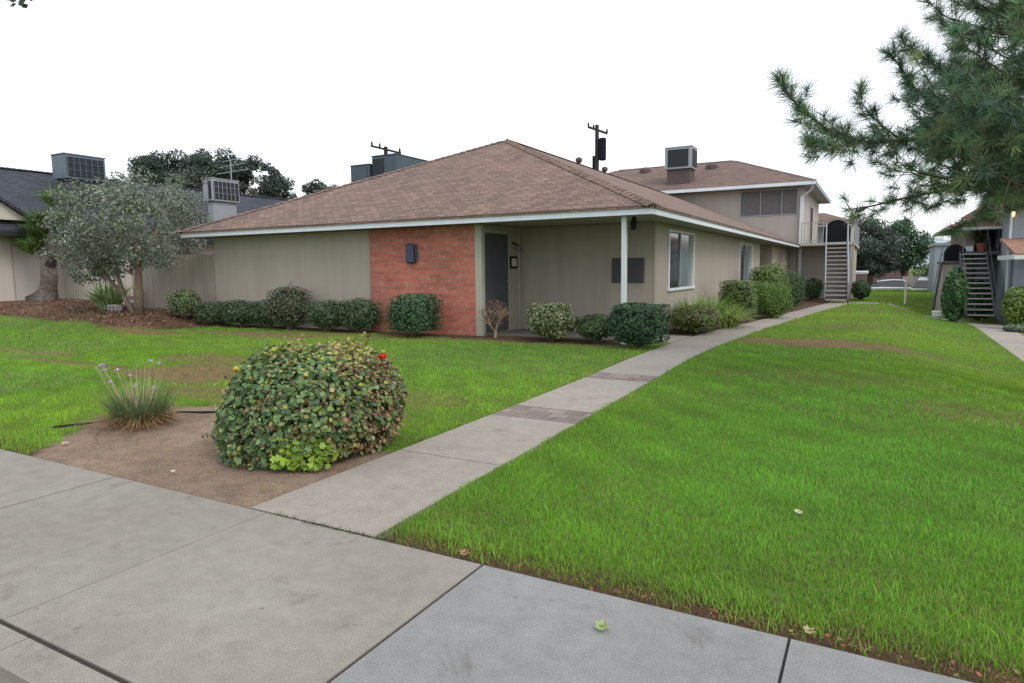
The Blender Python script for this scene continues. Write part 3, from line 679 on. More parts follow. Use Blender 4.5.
# roof hip
fx1 = -2.92; fx0 = -20.8; fy0 = 37.4; fy1 = 49.8; fz = 5.85; ym = (fy0+fy1)/2; rz2 = 8.10; h = 5.2
mb = MB(); a=(fx0,fy0,fz); b=(fx1,fy0,fz); c=(fx1,fy1,fz); d=(fx0,fy1,fz); r1=(fx0+h,ym,rz2); r2=(fx1-h,ym,rz2)
roofslab(mb,[(a,b,r2,r1)]); rf2 = P2(mb,'roof',M['shingle_tall'])
for f in [(b,c,r2),(c,d,r1,r2),(d,a,r1)]:
    mb = MB(); roofslab(mb,[f]); sub(mb,'roof_slope',M['shingle_tall'],rf2)
mb = MB(); caps(mb,b,r2); caps(mb,a,r1); caps(mb,r1,r2); caps(mb,c,r2); sub(mb,'ridge_cap',M['shingle_tall'],rf2,fixn=False)
for x,yv in ((-9.1,42.0),(-13.4,42.4)):
    zz = fz+(yv-fy0)*(rz2-fz)/(ym-fy0); mb = MB(); mb.tube([(x,yv,zz-0.1),(x,yv,zz+0.12),(x,yv,zz+0.24),(x,yv,zz+0.30)],[0.38,0.38,0.28,0.08],12); sub(mb,'roof_vent',M['curb_brown'],rf2)
P2(MB().box(fx0,fx1,fy0-0.02,fy0+0.03,fz-0.20,fz-0.03),'fascia',M['fascia']); P2(MB().box(fx1-0.05,fx1,fy0+0.031,fy1,fz-0.20,fz-0.03),'fascia',M['stucco_blue'])
P2(MB().box(fx0,fx1-0.051,fy0+0.031,fy1,fz-0.18,fz-0.15),'soffit',M['soffit'])
mb = MB(); mb.tube([(fx1-0.12,fy0+0.1,fz-0.22),(fx1-0.2,fy0+0.35,fz-0.42),(tx1-0.02,ty0-0.10,fz-0.75)],0.05,8); mb.box(tx1-0.09,tx1+0.07,ty0-0.18,ty0-0.02,-0.3,fz-0.7)
P2(mb,'downpipe',M['white'])
mb = MB().box(tx1,tx1+0.04,42.6,44.0,2.68,4.9); q=P2(mb,'door',M['black'],'dark upstairs door')
mb = MB(); mb.prism([(42.5,2.68),(42.59,2.68),(42.59,4.92),(44.01,4.92),(44.01,2.68),(44.1,2.68),(44.1,5.0),(42.5,5.0)],tx1+0.001,tx1+0.06,'x'); P2(mb,'door_frame',M['trim_beige'])
# landing + storage below
P2(MB().box(tx1+0.06,-1.15,38.3,46.5,-0.6,2.52),'landing_wall',M['stucco_tall']); P2(MB().box(tx1+0.06,-1.02,36.9,46.6,2.53,2.68),'landing_floor',M['stucco_tall'])
def railing(parent, pts, z, h=1.0, step=0.14, mat='grey_metal'):
    mb = MB()
    for (xa,ya),(xb,yb) in zip(pts[:-1],pts[1:]):
        L = math.hypot(xb-xa,yb-ya); n = max(1,int(L/step))
        mb.bar((xa,ya,z+h),(xb,yb,z+h),0.045); mb.bar((xa,ya,z+0.1),(xb,yb,z+0.1),0.035)
        for i in range(n+1):
            t = i/n; x = xa+(xb-xa)*t; y = ya+(yb-ya)*t; mb.bar((x,y,z),(x,y,z+h),0.05 if i in (0,n) else 0.016)
    return mb.build('railing',M[mat],parent)
railing(T2,[(-3.45,36.95),(-2.45,36.95)],2.68); railing(T2,[(-1.07,36.95),(-1.07,46.4)],2.68)
P2(MB().box(-1.24,-1.06,36.95,37.05,-0.5,2.52),'post',M['stucco_tall']); P2(MB().box(-1.24,-1.06,37.06,38.29,-0.5,2.52),'landing_wall',M['stucco_tall'])
def arch_screen(parent,x0,x1,y,z,h):
    n = 14; poly = [(x0,z)]+[(x0+(x1-x0)*(0.5-0.5*math.cos(math.pi*i/n)), z+h*0.45+h*0.55*math.sin(math.pi*i/n)) for i in range(n+1)]+[(x1,z)]
    mb = MB().prism(poly,y,y+0.35,'y'); return mb.build('arched_cover',M['black'],parent,'black arched cover on the landing')
arch_screen(T2,-2.45,-1.25,37.3,2.70,1.1)
def staircase(parent_label, x0, x1, y0, y1, zb, zt, n, cat='staircase', xshift=0.0, group='outside staircases with open treads', rail=0.045, rmat='grey_metal'):
    S = empty('staircase',((x0+x1)/2,y0,zb),parent_label,cat,group)
    f = lambda t: xshift*t
    for (xa) in (x0,x1):
        mb = MB().bar((xa,y0,zb+0.1),(xa+xshift,y1,zt-0.08),0.05,0.24); mb.build('stringer',M['stringer'],S)
        mb = MB(); mb.bar((xa,y0+0.05,zb+0.95),(xa+xshift,y1,zt+0.95),rail)
        for i in range(0,5):
            t = i/4; y = y0+0.05+(y1-y0-0.05)*t; zz = zb+(zt-zb)*t; mb.bar((xa+f(t),y,zz),(xa+f(t),y,zz+0.95),rail*0.8)
        mb.build('handrail',M[rmat],S)
    for i in range(n):
        t = (i+0.5)/n; y = y0+(y1-y0)*t; z = zb+(zt-zb)*(i+1)/(n+0.3)
        mb = MB().box(x0+f(t)+0.026,x1+f(t)-0.026,y-0.14,y+0.14,z-0.05,z,0.006); mb.build('tread',M['stairs'],S)
    return S
staircase('grey open-tread staircase climbing to the landing of the far left block', -2.05,-1.1,33.5,36.9,-0.22,2.66,14,xshift=-0.25)

# roof air conditioners
def cooler(x0,x1,y0,y1,z0,z1,curb,label,mat='grey_metal',grille='dark_grille',slats=True,front=(0.12,0.88),cm='grey_metal',side=(0.1,0.9),sslats=False):
    A = empty('air_conditioner',((x0+x1)/2,(y0+y1)/2,curb),label,'air conditioner','rooftop air conditioners')
    mb = MB().box(x0,x1,y0,y1,z0,z1,0.02); mb.box(x0-0.02,x1+0.02,y0-0.02,y1+0.02,z1+0.002,z1+0.04); mb.build('housing',M[mat],A)
    if curb < z0-0.05: MB().box(x0+0.12,x1-0.12,y0+0.12,y1-0.12,curb,z0-0.002).build('curb',M[cm],A)
    w = x1-x0; hh = z1-z0; d = y1-y0
    if front: 
        q = MB().box(x0+w*front[0],x0+w*front[1],y0-0.03,y0-0.001,z0+hh*0.1,z1-hh*0.1).build('grille',M[grille],A)
        if slats:
            mb = MB(); n = 7
            for i in range(n+1): xx = x0+w*(front[0]+(front[1]-front[0])*i/n); mb.box(xx-0.012,xx+0.012,y0-0.045,y0-0.031,z0+hh*0.1,z1-hh*0.1)
            mb.box(x0+w*front[0],x0+w*front[1],y0-0.06,y0-0.046,z0+hh*0.48,z0+hh*0.52)
            o = mb.build('slats',M[mat],A); o.parent = q
    if side:
        q = MB().box(x1+0.001,x1+0.03,y0+d*side[0],y0+d*side[1],z0+hh*0.1,z1-hh*0.1).build('grille',M[grille],A)
        if sslats:
            mb = MB()
            for i in range(7): yy = y0+d*(side[0]+(side[1]-side[0])*i/6); mb.box(x1+0.031,x1+0.045,yy-0.009,yy+0.009,z0+hh*0.1,z1-hh*0.1)
            for k in (0.36,0.64): mb.box(x1+0.046,x1+0.06,y0+d*side[0],y0+d*side[1],z0+hh*k-0.007,z0+hh*k+0.007)
            o = mb.build('slats',M[mat],A); o.parent = q
    return A
cooler(-11.0,-9.45,38.4,39.7,7.12,8.32,6.1,'grey rooftop air conditioner with dark front on the tall block roof','grey_metal','dark_grille',False,front=(0.12,0.88),cm='curb_brown')
cooler(-27.9,-27.0,14.2,15.72,5.12,6.02,4.3,'dark blue air conditioner on the slate roof above the yucca','blue_metal','dark_grille',False,front=None,side=(0.06,0.94),cm='shingle_dark',sslats=True)
cooler(-26.1,-25.5,19.35,20.8,4.62,5.58,3.3,'pale blue air conditioner with gridded side on the slate roof behind the grey tree','grey_metal','dark_grille',False,front=(0.68,0.97),side=(0.07,0.95),sslats=True)

# rear building (seen only by what stands on its roof)
T3 = empty('rear_house',(-22,27,0),'flat roofed building mostly hidden behind the left hip of the brown roof','house')
MB().box(-23.2,-17.6,23.4,31,-0.3,5.2).build('wall',M['stucco'],T3); MB().box(-23.4,-17.4,23.2,31.2,5.202,5.3).build('roof',M['shingle'],T3)
cooler(-21.75,-20.6,24.0,25.0,5.45,6.36,5.3,'small dark teal air conditioner, left one of the pair beyond the brown roof','slate_metal','slate_metal',False)
A = cooler(-20.45,-19.05,24.0,27.2,5.4,6.68,5.3,'large blue grey air conditioner with round ducts beyond the brown roof','slate_metal','dark_grille',False,front=(0.03,0.5),side=None)
for i in range(3):
    MB().tube([(-18.95+0.1,24.9+i*0.95,5.75),(-18.6,24.9+i*0.95,5.8)],0.3,12).build('duct',M['blue_metal'],A)
# ------------------------------------------------------------------ neighbour house on the left
T4 = empty('neighbour_house',(-29,18,0.4),'beige house with dark slate roof at the left behind the yucca','house')
MB().box(-32.6,-26.2,10.2,28,0.0,2.95).build('wall',M['pale_wall'],T4)
ex,rxn = -25.5,-29.5; mb = MB(); roofslab(mb,[((ex,9.6,2.98),(ex,28.6,2.98),(rxn,28.6,5.58),(rxn,9.6,5.58))]); r4 = mb.build('roof',M['shingle_dark'],T4)
mb = MB(); roofslab(mb,[((-33.5,28.6,2.98),(-33.5,9.6,2.98),(rxn,9.6,5.58),(rxn,28.6,5.58))]); sub(mb,'roof_slope',M['shingle_dark'],r4)
mb = MB(); caps(mb,(rxn,9.6,5.58),(rxn,28.6,5.58)); sub(mb,'ridge_cap',M['shingle_dark'],r4,fixn=False)
MB().box(ex-0.04,ex+0.01,9.6,28.6,2.80,2.94).build('fascia',M['dark_grille'],T4)
MB().prism([(-33.3,2.9),(-25.7,2.9),(rxn,5.5)],10.3,10.4,'y').build('gable_wall',M['pale_wall'],T4)
# small cross gable
mb = MB(); gy0 = 9.4; gy1 = 12.35; gm = 10.9; gzr = 4.4
mb.prism([(gy0,3.35),(gy1-0.1,3.35),(gm,gzr-0.1)],-27,-25.75,'x').build('gable_wall',M['pale_wall'],T4)
mb = MB(); roofslab(mb,[((-25.55,gm,gzr),(-25.55,gy1+0.15,3.3),(-28.9,gy1+0.15,3.3),(-28.9,gm,gzr)),((-25.55,gy0-0.15,3.3),(-25.55,gm,gzr),(-28.9,gm,gzr),(-28.9,gy0-0.15,3.3))],0.12); sub(mb,'gable_roof',M['shingle_dark'],r4)
for yv in (11.8,12.75,13.9): MB().box(-26.2,-26.18,yv,yv+0.04,0.4,2.8).build('joint_strip',M['stucco'],T4)
mb = MB(); mb.bar((-27.5,22.0,4.6),(-27.5,22.0,6.9),0.04); 
for i,zv in enumerate((6.3,6.6,6.85)): mb.bar((-28.5+0.2*i,22.0,zv),(-26.5-0.2*i,22.2,zv+0.1),0.03)
ant = mb.build('antenna',M['grey_metal']); tag(ant,'thin roof aerial above the slate roof in front of dark trees','aerial')
# white panel fence, then board fence
def fence(name,label,ax,ay,bx_,by_,h,mat,gap,group=None,bw=0.145):
    d = Vector((bx_-ax,by_-ay,0)); L = d.length; d/=L; n = int(L/(bw+gap)); F = empty(name,(ax,ay,G(ax,ay)),label,'fence',group)
    mb = MB(); nrm = Vector((-d.y,d.x,0))
    for i in range(n):
        p = Vector((ax,ay,0))+d*(i*(bw+gap)); q = p + d*bw; m = (p+q)/2; z = G(m.x,m.y)-0.1; hh = h+random.uniform(-0.012,0.012); off = nrm*random.uniform(-0.006,0.006)
        th = nrm*0.02
        mb.add([p+off+Vector((0,0,z)),q+off+Vector((0,0,z)),q+off+th+Vector((0,0,z)),p+off+th+Vector((0,0,z)),p+off+Vector((0,0,hh)),q+off+Vector((0,0,hh)),q+off+th+Vector((0,0,hh)),p+off+th+Vector((0,0,hh))],
               [(0,3,2,1),(4,5,6,7),(0,1,5,4),(1,2,6,5),(2,3,7,6),(3,0,4,7)])
    mb.build('boards',mat,F)
    mb = MB(); a=Vector((ax,ay,0))+nrm*0.05; b=Vector((bx_,by_,0))+nrm*0.05
    for zz in (0.6,h-0.25): mb.bar(a+Vector((0,0,zz)),b+Vector((0,0,zz)),0.04,0.09)
    mb.build('rail',mat,F)
    for t in (0,0.5,1):
        p = a+(b-a)*t+nrm*0.06; MB().box(p.x-0.045,p.x+0.045,p.y-0.045,p.y+0.045,-0.2,h-0.05).build('post',mat,F)
fence('board_fence','beige vertical board fence joining the low house behind the grey tree',-20.9,12.75,-16.02,12.2,2.02,M['fence'],0.016)
fence('panel_fence','pale wide-panel fence between the slate roofed house and the board fence',-26.1,13.4,-20.95,12.8,2.02,M['pale_wall'],0.03,bw=0.75)

# ------------------------------------------------------------------ right-hand buildings
T5 = empty('apartment_building',(7,34,-0.6),'blue grey two storey building at the right edge with a lit wall lamp','apartment block')
def P5(mb,name,mat,label=None,**k): return mb.build(name,mat,T5,label,**k)
P5(MB().box(4.55,12,32.0,41,-1.0,3.95),'wall',M['stucco_blue'])
mb = MB(); roofslab(mb,[((3.75,31.2,3.95),(12.8,31.2,3.95),(12.8,36.5,5.9),(8.5,36.5,5.9))],0.1); r5 = P5(mb,'roof',M['shingle_orange'])
mb = MB(); roofslab(mb,[((3.75,41.8,3.95),(3.75,31.2,3.95),(8.5,36.5,5.9))],0.1); sub(mb,'roof_slope',M['shingle_orange'],r5)
mb = MB(); roofslab(mb,[((12.8,41.8,3.95),(3.75,41.8,3.95),(8.5,36.5,5.9),(12.8,36.5,5.9))],0.1); sub(mb,'roof_slope',M['shingle_orange'],r5)
P5(MB().box(3.78,12.7,31.22,41.7,3.72,3.80),'soffit',plain('brown_soffit',(0.14,0.07,0.05),0.8,0.1))
P5(MB().box(3.72,3.76,31.2,41.8,3.72,3.93),'fascia',plain('brown_fascia',(0.20,0.10,0.07),0.7,0.1)); P5(MB().box(3.761,12.8,31.17,31.21,3.72,3.93),'fascia',M['rust_door'])
P5(MB().tube([(4.46,31.9,3.7),(4.46,31.9,-0.4)],0.05,8),'downpipe',M['white'])
mb = MB(); mb.box(4.46,4.54,31.80,31.98,3.52,3.60); q = P5(mb,'wall_lamp',M['black']); sub(MB().tube([(4.50,31.8,3.50),(4.50,31.8,3.40),(4.50,31.8,3.32)],[0.04,0.06,0.03],10),'lamp_glass',M['lamp'],q)
# low porch roof on right
mb = MB(); roofslab(mb,[((4.15,28.4,1.86),(9,28.4,1.86),(9,31.98,2.5),(4.15,31.98,2.5))],0.12); P5(mb,'porch_roof',M['shingle_orange'])
P5(MB().box(4.12,9,28.36,28.42,1.66,1.80),'fascia',M['white']); P5(MB().box(4.10,4.145,28.42,31.9,1.66,1.82),'fascia',M['white'])
P5(MB().box(4.62,9,29.6,31.98,-1.0,1.72),'wall',M['stucco_blue']); P5(MB().box(4.8,5.7,29.55,29.598,-0.7,1.55),'door',M['rust_door'],'rust red door')
T6 = empty('apartment_building',(5,42,-0.6),'beige building with tan roof and a recessed balcony behind the right staircase','apartment block')
def P6(mb,name,mat,label=None,**k): return mb.build(name,mat,T6,label,**k)
P6(MB().box(3.42,3.75,35.9,43,-1.0,3.05),'wall',M['stucco_tall']); P6(MB().box(3.76,4.54,37.2,43,2.1,3.05),'wall',plain('tan_alcove',(0.36,0.27,0.20),0.85,0.08)); P6(MB().box(3.76,4.54,35.2,43,-1.0,1.9),'wall',plain('slate_wall',(0.10,0.12,0.14),0.8,0.08),'dark slate wall below the landing')
P6(MB().box(3.3,4.545,34.5,43,1.905,2.05),'landing_floor',M['stringer'])
mb = MB(); roofslab(mb,[((2.62,34.6,3.16),(5.4,34.6,3.16),(5.4,39,4.35),(4.9,39,4.35))],0.1); r6 = P6(mb,'roof',M['shingle_orange'])
mb = MB(); roofslab(mb,[((2.62,43,3.16),(2.62,34.6,3.16),(4.9,39,4.35))],0.1); sub(mb,'roof_slope',M['shingle_orange'],r6)
P6(MB().box(2.60,4.54,34.55,34.59,2.98,3.10),'fascia',M['white']); P6(MB().box(2.56,2.60,34.55,43,2.98,3.10),'fascia',M['soffit']); P6(MB().box(2.61,4.54,34.6,43,3.06,3.075),'soffit',M['soffit'])
P6(MB().box(4.0,4.45,37.15,37.198,2.06,2.98),'window',M['glass_light'])
railing(T6,[(4.05,34.6),(4.5,34.6)],2.05,0.95,0.12,'black')
P6(MB().bar((4.08,34.62,2.05),(4.08,34.62,3.05),0.06),'post',M['black'])
T7 = empty('storage_block',(2.9,40,-0.5),'plain beige stair block with a black arched cover on top','building')
MB().box(2.55,3.40,34.9,37.6,-1.0,1.55).build('wall',M['stucco_tall'],T7); MB().box(2.50,3.41,34.8,37.7,1.555,1.64).build('coping',M['stringer'],T7)
n=14; x0,x1,z,h=2.58,3.38,1.65,0.74; poly=[(x0,z)]+[(x0+(x1-x0)*(0.5-0.5*math.cos(math.pi*i/n)), z+h*0.4+h*0.6*math.sin(math.pi*i/n)) for i in range(n+1)]+[(x1,z)]
MB().prism(poly,34.9,35.4,'y').build('arched_cover',M['black'],T7); MB().box(3.1,3.28,34.87,34.898,0.6,0.95).build('hatch',M['black'],T7)
MB().bar((2.18,33.9,-0.5),(2.5,34.85,1.6),0.05,0.18).build('side_stair',M['stringer'],T7); MB().bar((2.18,33.9,0.4),(2.5,34.85,2.3),0.03).build('handrail',M['stringer'],T7)
staircase('weathered grey open-tread staircase at the right edge beside the leafy vine', 3.10,4.02,30.75,34.5,-0.62,2.02,13,rail=0.022,rmat='stringer')
T8 = empty('far_house',(6,58,-0.8),'small blue grey house with grey hip roof beyond the courtyard','house')
MB().box(3.72,9,52.5,60,-1.3,2.55).build('wall',M['stucco_blue'],T8)
mb = MB(); roofslab(mb,[((3.2,51.9,2.6),(9.5,51.9,2.6),(9.5,56,4.0),(6.2,56,4.0))],0.12); r8=mb.build('roof',M['shingle_tall'],T8); mb = MB(); roofslab(mb,[((3.2,60.5,2.6),(3.2,51.9,2.6),(6.2,56,4.0))],0.12); sub(mb,'roof_slope',M['shingle_tall'],r8)
MB().box(2.9,6,51.3,52.4,0.62,0.75).build('porch_roof',M['white'],T8); MB().box(3.0,3.12,51.4,51.5,-1.2,0.618).build('post',M['white'],T8)
T9 = empty('flat_roof_building',(5,49,-0.5),'grey flat topped building between the far house and the arched cover','building')
MB().box(2.95,7.5,46.5,51,-1.2,2.62).build('wall',M['stucco_blue'],T9); MB().box(2.85,7.6,46.4,51.1,2.622,2.78).build('roof_edge',M['grey_metal'],T9)
g1 = MB().box(1.75,3.7,60,60.25,-1.3,0.62); mb=g1; w = mb.build('garden_wall',plain('pinkish_block',(0.55,0.48,0.45),0.9,0.08,1,30,0.3)); tag(w,'low pinkish wall across the far parking court','wall')
mb = MB().box(-12,2.6,71,71.3,-1.3,1.15); w = mb.build('garden_wall',plain('brown_block',(0.20,0.15,0.13),0.9,0.1,1,30,0.3)); tag(w,'brown wall behind the trunks of the far round trees','wall')
# second block edge past left landing
T10 = empty('apartment_block',(-5,54,-0.5),'sliver of a farther beige block with a white eave beyond the left staircase','apartment block')
MB().box(-9,-1.6,50,58,-1.3,4.2).build('wall',M['stucco_tall'],T10); MB().box(-9.5,-0.55,49.5,58.5,0.95,1.1).build('porch_roof',M['white'],T10)
mb = MB(); roofslab(mb,[((-9.5,49.3,4.3),(-1.0,49.3,4.3),(-3.5,53,5.3),(-9.5,53,5.3))],0.12); mb.build('roof',M['shingle_tall'],T10)

# hill
mb = MB(); pts = [(-400,0),(-200,35),(-60,58),(0,52),(40,62),(75,50),(110,58),(160,36),(260,40),(420,0)]
vs=[];
for i,(x,z) in enumerate(pts): vs += [(x,900,-5),(x,960,z*0.62),(x,1200,-5)]
mb.add(vs,[(3*i,3*i+3,3*i+4,3*i+1) for i in range(len(pts)-1)]+[(3*i+1,3*i+4,3*i+5,3*i+2) for i in range(len(pts)-1)])
tag(mb.build('hills',M['hill'],smooth=True),kind='structure')

# utility poles
def pole(x,y,top,label,arm,z0=-1.0,trans=None):
    Pp = empty('utility_pole',(x,y,z0),label,'utility pole','wooden utility poles')
    MB().tube([(x,y,z0),(x,y,top)],[0.22,0.15],10).build('pole',M['wood_pole'],Pp)
    (ax,ay,az),(bx_,by_,bz_) = arm
    a = MB().bar(arm[0],arm[1],0.13,0.16).build('crossarm',M['wood_pole'],Pp)
    for t in (0.03,0.3,0.97):
        p = Vector(arm[0]).lerp(Vector(arm[1]),t); o = MB().tube([p,p+Vector((0,0,0.18)),p+Vector((0,0,0.34))],[0.05,0.08,0.05],8).build('insulator',M['black'],Pp); o.parent = a
    if trans:
        tx,ty,tz_,th_ = trans; MB().tube([(tx,ty,tz_),(tx,ty,tz_+0.05),(tx,ty,tz_+th_-0.05),(tx,ty,tz_+th_)],[0.24,0.29,0.29,0.22],14).build('transformer',M['black'],Pp)
        MB().bar((x,y,tz_+th_*0.7),(tx,ty,tz_+th_*0.7),0.1).build('bracket',M['black'],Pp)
    return Pp
pole(-19.74,50,12.7,'dark utility pole with a hanging transformer above the ridge of the brown roof',((-20.35,49.6,12.55),(-19.05,50.5,12.05)),trans=(-19.28,50,9.95,1.7))
pole(-32.7,40,10.75,'dark utility pole top with a long tilted crossarm above the large air conditioner',((-34.1,40,10.95),(-31.3,40,10.15)))

# ------------------------------------------------------------------ cars
def car(label,x,y,z,L,W,H,mat,rz):
    K = empty('parked_car',(x,y,z),label,'car','cars parked beyond the far lawn',rz)
    def pb(mb,name,m,**k):
        me_o = mb.build(name,m,None,**k); me_o.location=(0,0,0); me_o.parent = K; return me_o
    def loft(secs):
        mb = MB(); n = len(secs[0]); vs=[p for s_ in secs for p in s_]
        mb.add(vs,[(i*n+k,i*n+(k+1)%n,(i+1)*n+(k+1)%n,(i+1)*n+k) for i in range(len(secs)-1) for k in range(n)]+[tuple(range(n))[::-1],tuple((len(secs)-1)*n+k for k in range(n))]); return mb
    hw = W/2
    prof = [(-0.5,0.42,0.55,0.80),(-0.46,0.25,0.75,0.95),(-0.36,0.22,0.90,1),(-0.2,0.22,0.93,1),(0.18,0.22,0.90,1),(0.36,0.22,0.80,1),(0.47,0.25,0.62,0.93),(0.5,0.4,0.55,0.8)]
    k = H/1.45
    secs = [[(t*L,-hw*w,zb),(t*L,hw*w,zb),(t*L,hw*w,zt*k*0.93),(t*L,hw*w*0.9,zt*k),(t*L,-hw*w*0.9,zt*k),(t*L,-hw*w,zt*k*0.93)] for t,zb,zt,w in prof]
    pb(loft(secs),'body',mat,smooth=False)
    c = [(-0.40,0.88,0.88,0.8),(-0.26,0.88,1.36,0.66),(-0.05,0.9,1.45,0.66),(0.08,0.9,1.42,0.67),(0.26,0.85,0.87,0.8)]
    secs = [[(t*L,-hw*0.88,zb*k),(t*L,hw*0.88,zb*k),(t*L,hw*w,zt*k),(t*L,-hw*w,zt*k)] for t,zb,zt,w in c]
    pb(loft(secs),'cabin_glass',M['glass'])
    secs = [[(t*L,-hw*w-0.015,zt*k-0.09),(t*L,hw*w+0.015,zt*k-0.09),(t*L,hw*w*0.9,zt*k+0.06),(t*L,-hw*w*0.9,zt*k+0.06)] for t,zb,zt,w in [(-0.28,0,1.30,0.68),(-0.2,0,1.385,0.67),(-0.05,0,1.45,0.66),(0.08,0,1.42,0.67),(0.12,0,1.34,0.68)]]
    pb(loft(secs),'roof_panel',mat)
    for sx in (-0.31,0.31):
        for sy in (-1,1):
            w = pb(MB().tube([(sx*L,sy*(hw-0.2),0.32),(sx*L,sy*(hw-0.01),0.32)],0.32,16),'wheel',M['rubber']); o=pb(MB().tube([(sx*L,sy*(hw-0.02),0.32),(sx*L,sy*(hw+0.005),0.32)],0.2,12),'rim',M['grey_metal']); o.parent=w
    for sy in (-0.6,0.6): pb(MB().box(0.485*L,0.502*L,sy*hw-0.15,sy*hw+0.15,0.58,0.72),'headlight',M['glass_light'])
car('silver blue sedan roof showing over the crest of the far lawn',1.30,57.0,-0.98,4.6,1.8,1.40,M['car_silver'],0.06)
car('white car parked by the pink wall near the far blue house',3.4,57.6,-1.2,4.2,1.9,1.75,M['car_white'],rad(80))

# ------------------------------------------------------------------ vegetation generators
def crown_points(n, c, r, box=0.0, rough=0.12, inner=0.25, seed=0, flat=0.0):
    u = norm(RNG.normal(size=(n,3))); 
    if box > 0:
        m = np.max(np.abs(u),axis=1,keepdims=True); u2 = u/m; uu = u*(1-box)+u2*box*0.92
    else: uu = u
    r3 = np.random.default_rng(seed); ph = r3.uniform(0,6.28,(8,)); dirs = norm(r3.normal(size=(8,3)))*r3.uniform(3,8,(8,1))
    lump = sum(np.sin(u@dirs[k]+ph[k]) for k in range(8))/8*2
    s = 1 + rough*lump - inner*RNG.uniform(0,1,n)**2
    P_ = np.array(c) + uu*s[:,None]*np.array(r)
    return P_, norm(u/np.array(r))
def shrub(name,label,cat,x,y,rx,ry,h,cols,w=None,n=2600,leaf=0.045,box=0.3,shape='oval',group=None,rough=0.1,stem='bark',clear=0.08,jit=0.9,sprigs=0,seed=None,inner=0.3,var=0.2):
    z = G(x,y); B = (x,y,z); S = empty(name,B,label,cat,group); seed = int(abs(x*97+y*31)) if seed is None else seed
    cz = z+clear+(h-clear)/2; lb = LB()
    P_,N_ = crown_points(n,(x,y,cz),(rx,ry,(h-clear)/2),box,rough,inner,seed)
    c = jitcol(n,cols,w,var); bigv = 1+0.16*wob(P_[:,0]*1.0+P_[:,2],P_[:,1]+P_[:,2]*0.7,7,seed)[:,None]
    lb.leaves(P_, N_+RNG.normal(size=(n,3))*jit*0.6+[0,0,0.25], leaf*RNG.uniform(0.6,1.3,n), np.clip(c*bigv,0.004,1), shape)
    if sprigs:
        k = RNG.integers(0,n,sprigs); top = P_[k]; top = top[top[:,2]>cz-0.1]
        for t in range(6): lb.leaves(top+norm(N_[k][:len(top)]+[0,0,0.8])*0.025*(t+1), RNG.normal(size=(len(top),3)), leaf*0.8, jitcol(len(top),cols,w), shape)
    # inner leaves close the crown, inner shade painted in by a darker colour
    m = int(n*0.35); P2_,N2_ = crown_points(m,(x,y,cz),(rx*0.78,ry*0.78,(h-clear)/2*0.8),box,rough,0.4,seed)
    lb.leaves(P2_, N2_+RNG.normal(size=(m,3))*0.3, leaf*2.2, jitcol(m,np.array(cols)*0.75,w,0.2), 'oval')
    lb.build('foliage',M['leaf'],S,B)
    mb = MB()
    for i in range(7):
        a = RNG.uniform(0,6.28); q = RNG.uniform(0.3,0.75); mb.tube([(x+0.05*math.cos(a),y+0.05*math.sin(a),z-0.05),(x+rx*q*0.5*math.cos(a),y+ry*q*0.5*math.sin(a),z+h*0.3),(x+rx*q*math.cos(a),y+ry*q*math.sin(a),z+h*0.7)],[0.022,0.014,0.006],6)
    mb.build('stems',M[stem],S); return S
DK = [(0.062,0.11,0.052),(0.088,0.145,0.065),(0.048,0.085,0.045),(0.12,0.175,0.08)]
MG = [(0.055,0.10,0.035),(0.085,0.14,0.045),(0.04,0.075,0.03)]
LG = [(0.15,0.21,0.09),(0.22,0.27,0.14),(0.09,0.14,0.06),(0.32,0.34,0.20)]
HG = 'clipped shrubs along the front wall'
# left hedge row
shrub('shrub','pale green variegated shrub at the left end of the row under the beige wall','shrub',-16.42,11.4,0.47,0.42,0.80,LG+[(0.07,0.12,0.06)],n=2200,group=HG)
shrub('shrub','low dark shrub directly right of the pale variegated shrub','shrub',-15.45,11.6,0.52,0.42,0.66,DK,n=2400,group=HG)
shrub('shrub','dark green shrub between the low dark one and the tall reddish one','shrub',-14.4,11.6,0.57,0.42,0.72,DK+[(0.06,0.10,0.05)],n=2400,group=HG)
shrub('shrub','small dark shrub pressed against the left of the tall reddish shrub','shrub',-13.4,11.6,0.5,0.4,0.72,DK,n=2000,group=HG)
shrub('shrub','tallest reddish tinged shrub with loose top under the plain wall','shrub',-12.5,11.45,0.55,0.48,1.04,DK+[(0.14,0.07,0.06),(0.11,0.085,0.055)],[2,2,2,1,1.6,1],n=3200,group=HG,rough=0.16,sprigs=90)
shrub('shrub','dark shrub just right of the gap beside the reddish shrub','shrub',-11.38,11.55,0.52,0.42,0.75,DK,n=2300,group=HG)
shrub('shrub','dark shrub whose right end touches the red brick','shrub',-10.42,11.6,0.58,0.42,0.80,DK,n=2500,group=HG)
shrub('shrub','large rounded square shrub with yellow flecks in front of the brick','shrub',-8.66,11.35,0.56,0.5,0.94,[(0.055,0.125,0.06),(0.075,0.155,0.075),(0.042,0.09,0.048),(0.30,0.30,0.10)],[3,3,2,0.25],n=5200,box=0.8,jit=0.8,group=HG)
shrub('shrub','creamy green variegated shrub on the porch edge','shrub',-5.60,11.75,0.50,0.44,0.78,LG,n=3200,leaf=0.05,group=HG,rough=0.16)
shrub('shrub','low round dark shrub between the variegated shrub and the post','shrub',-4.66,11.8,0.42,0.4,0.55,[(0.06,0.11,0.04),(0.085,0.14,0.055),(0.045,0.08,0.035)],n=2200,group=HG)
shrub('shrub','big glossy dark green shrub at the foot of the white post','shrub',-3.66,11.3,0.53,0.46,0.82,[(0.045,0.10,0.05),(0.065,0.13,0.06),(0.035,0.075,0.04)],n=5000,leaf=0.045,box=0.7,group=HG)
SG = 'shrubs along the side wall of the wing'
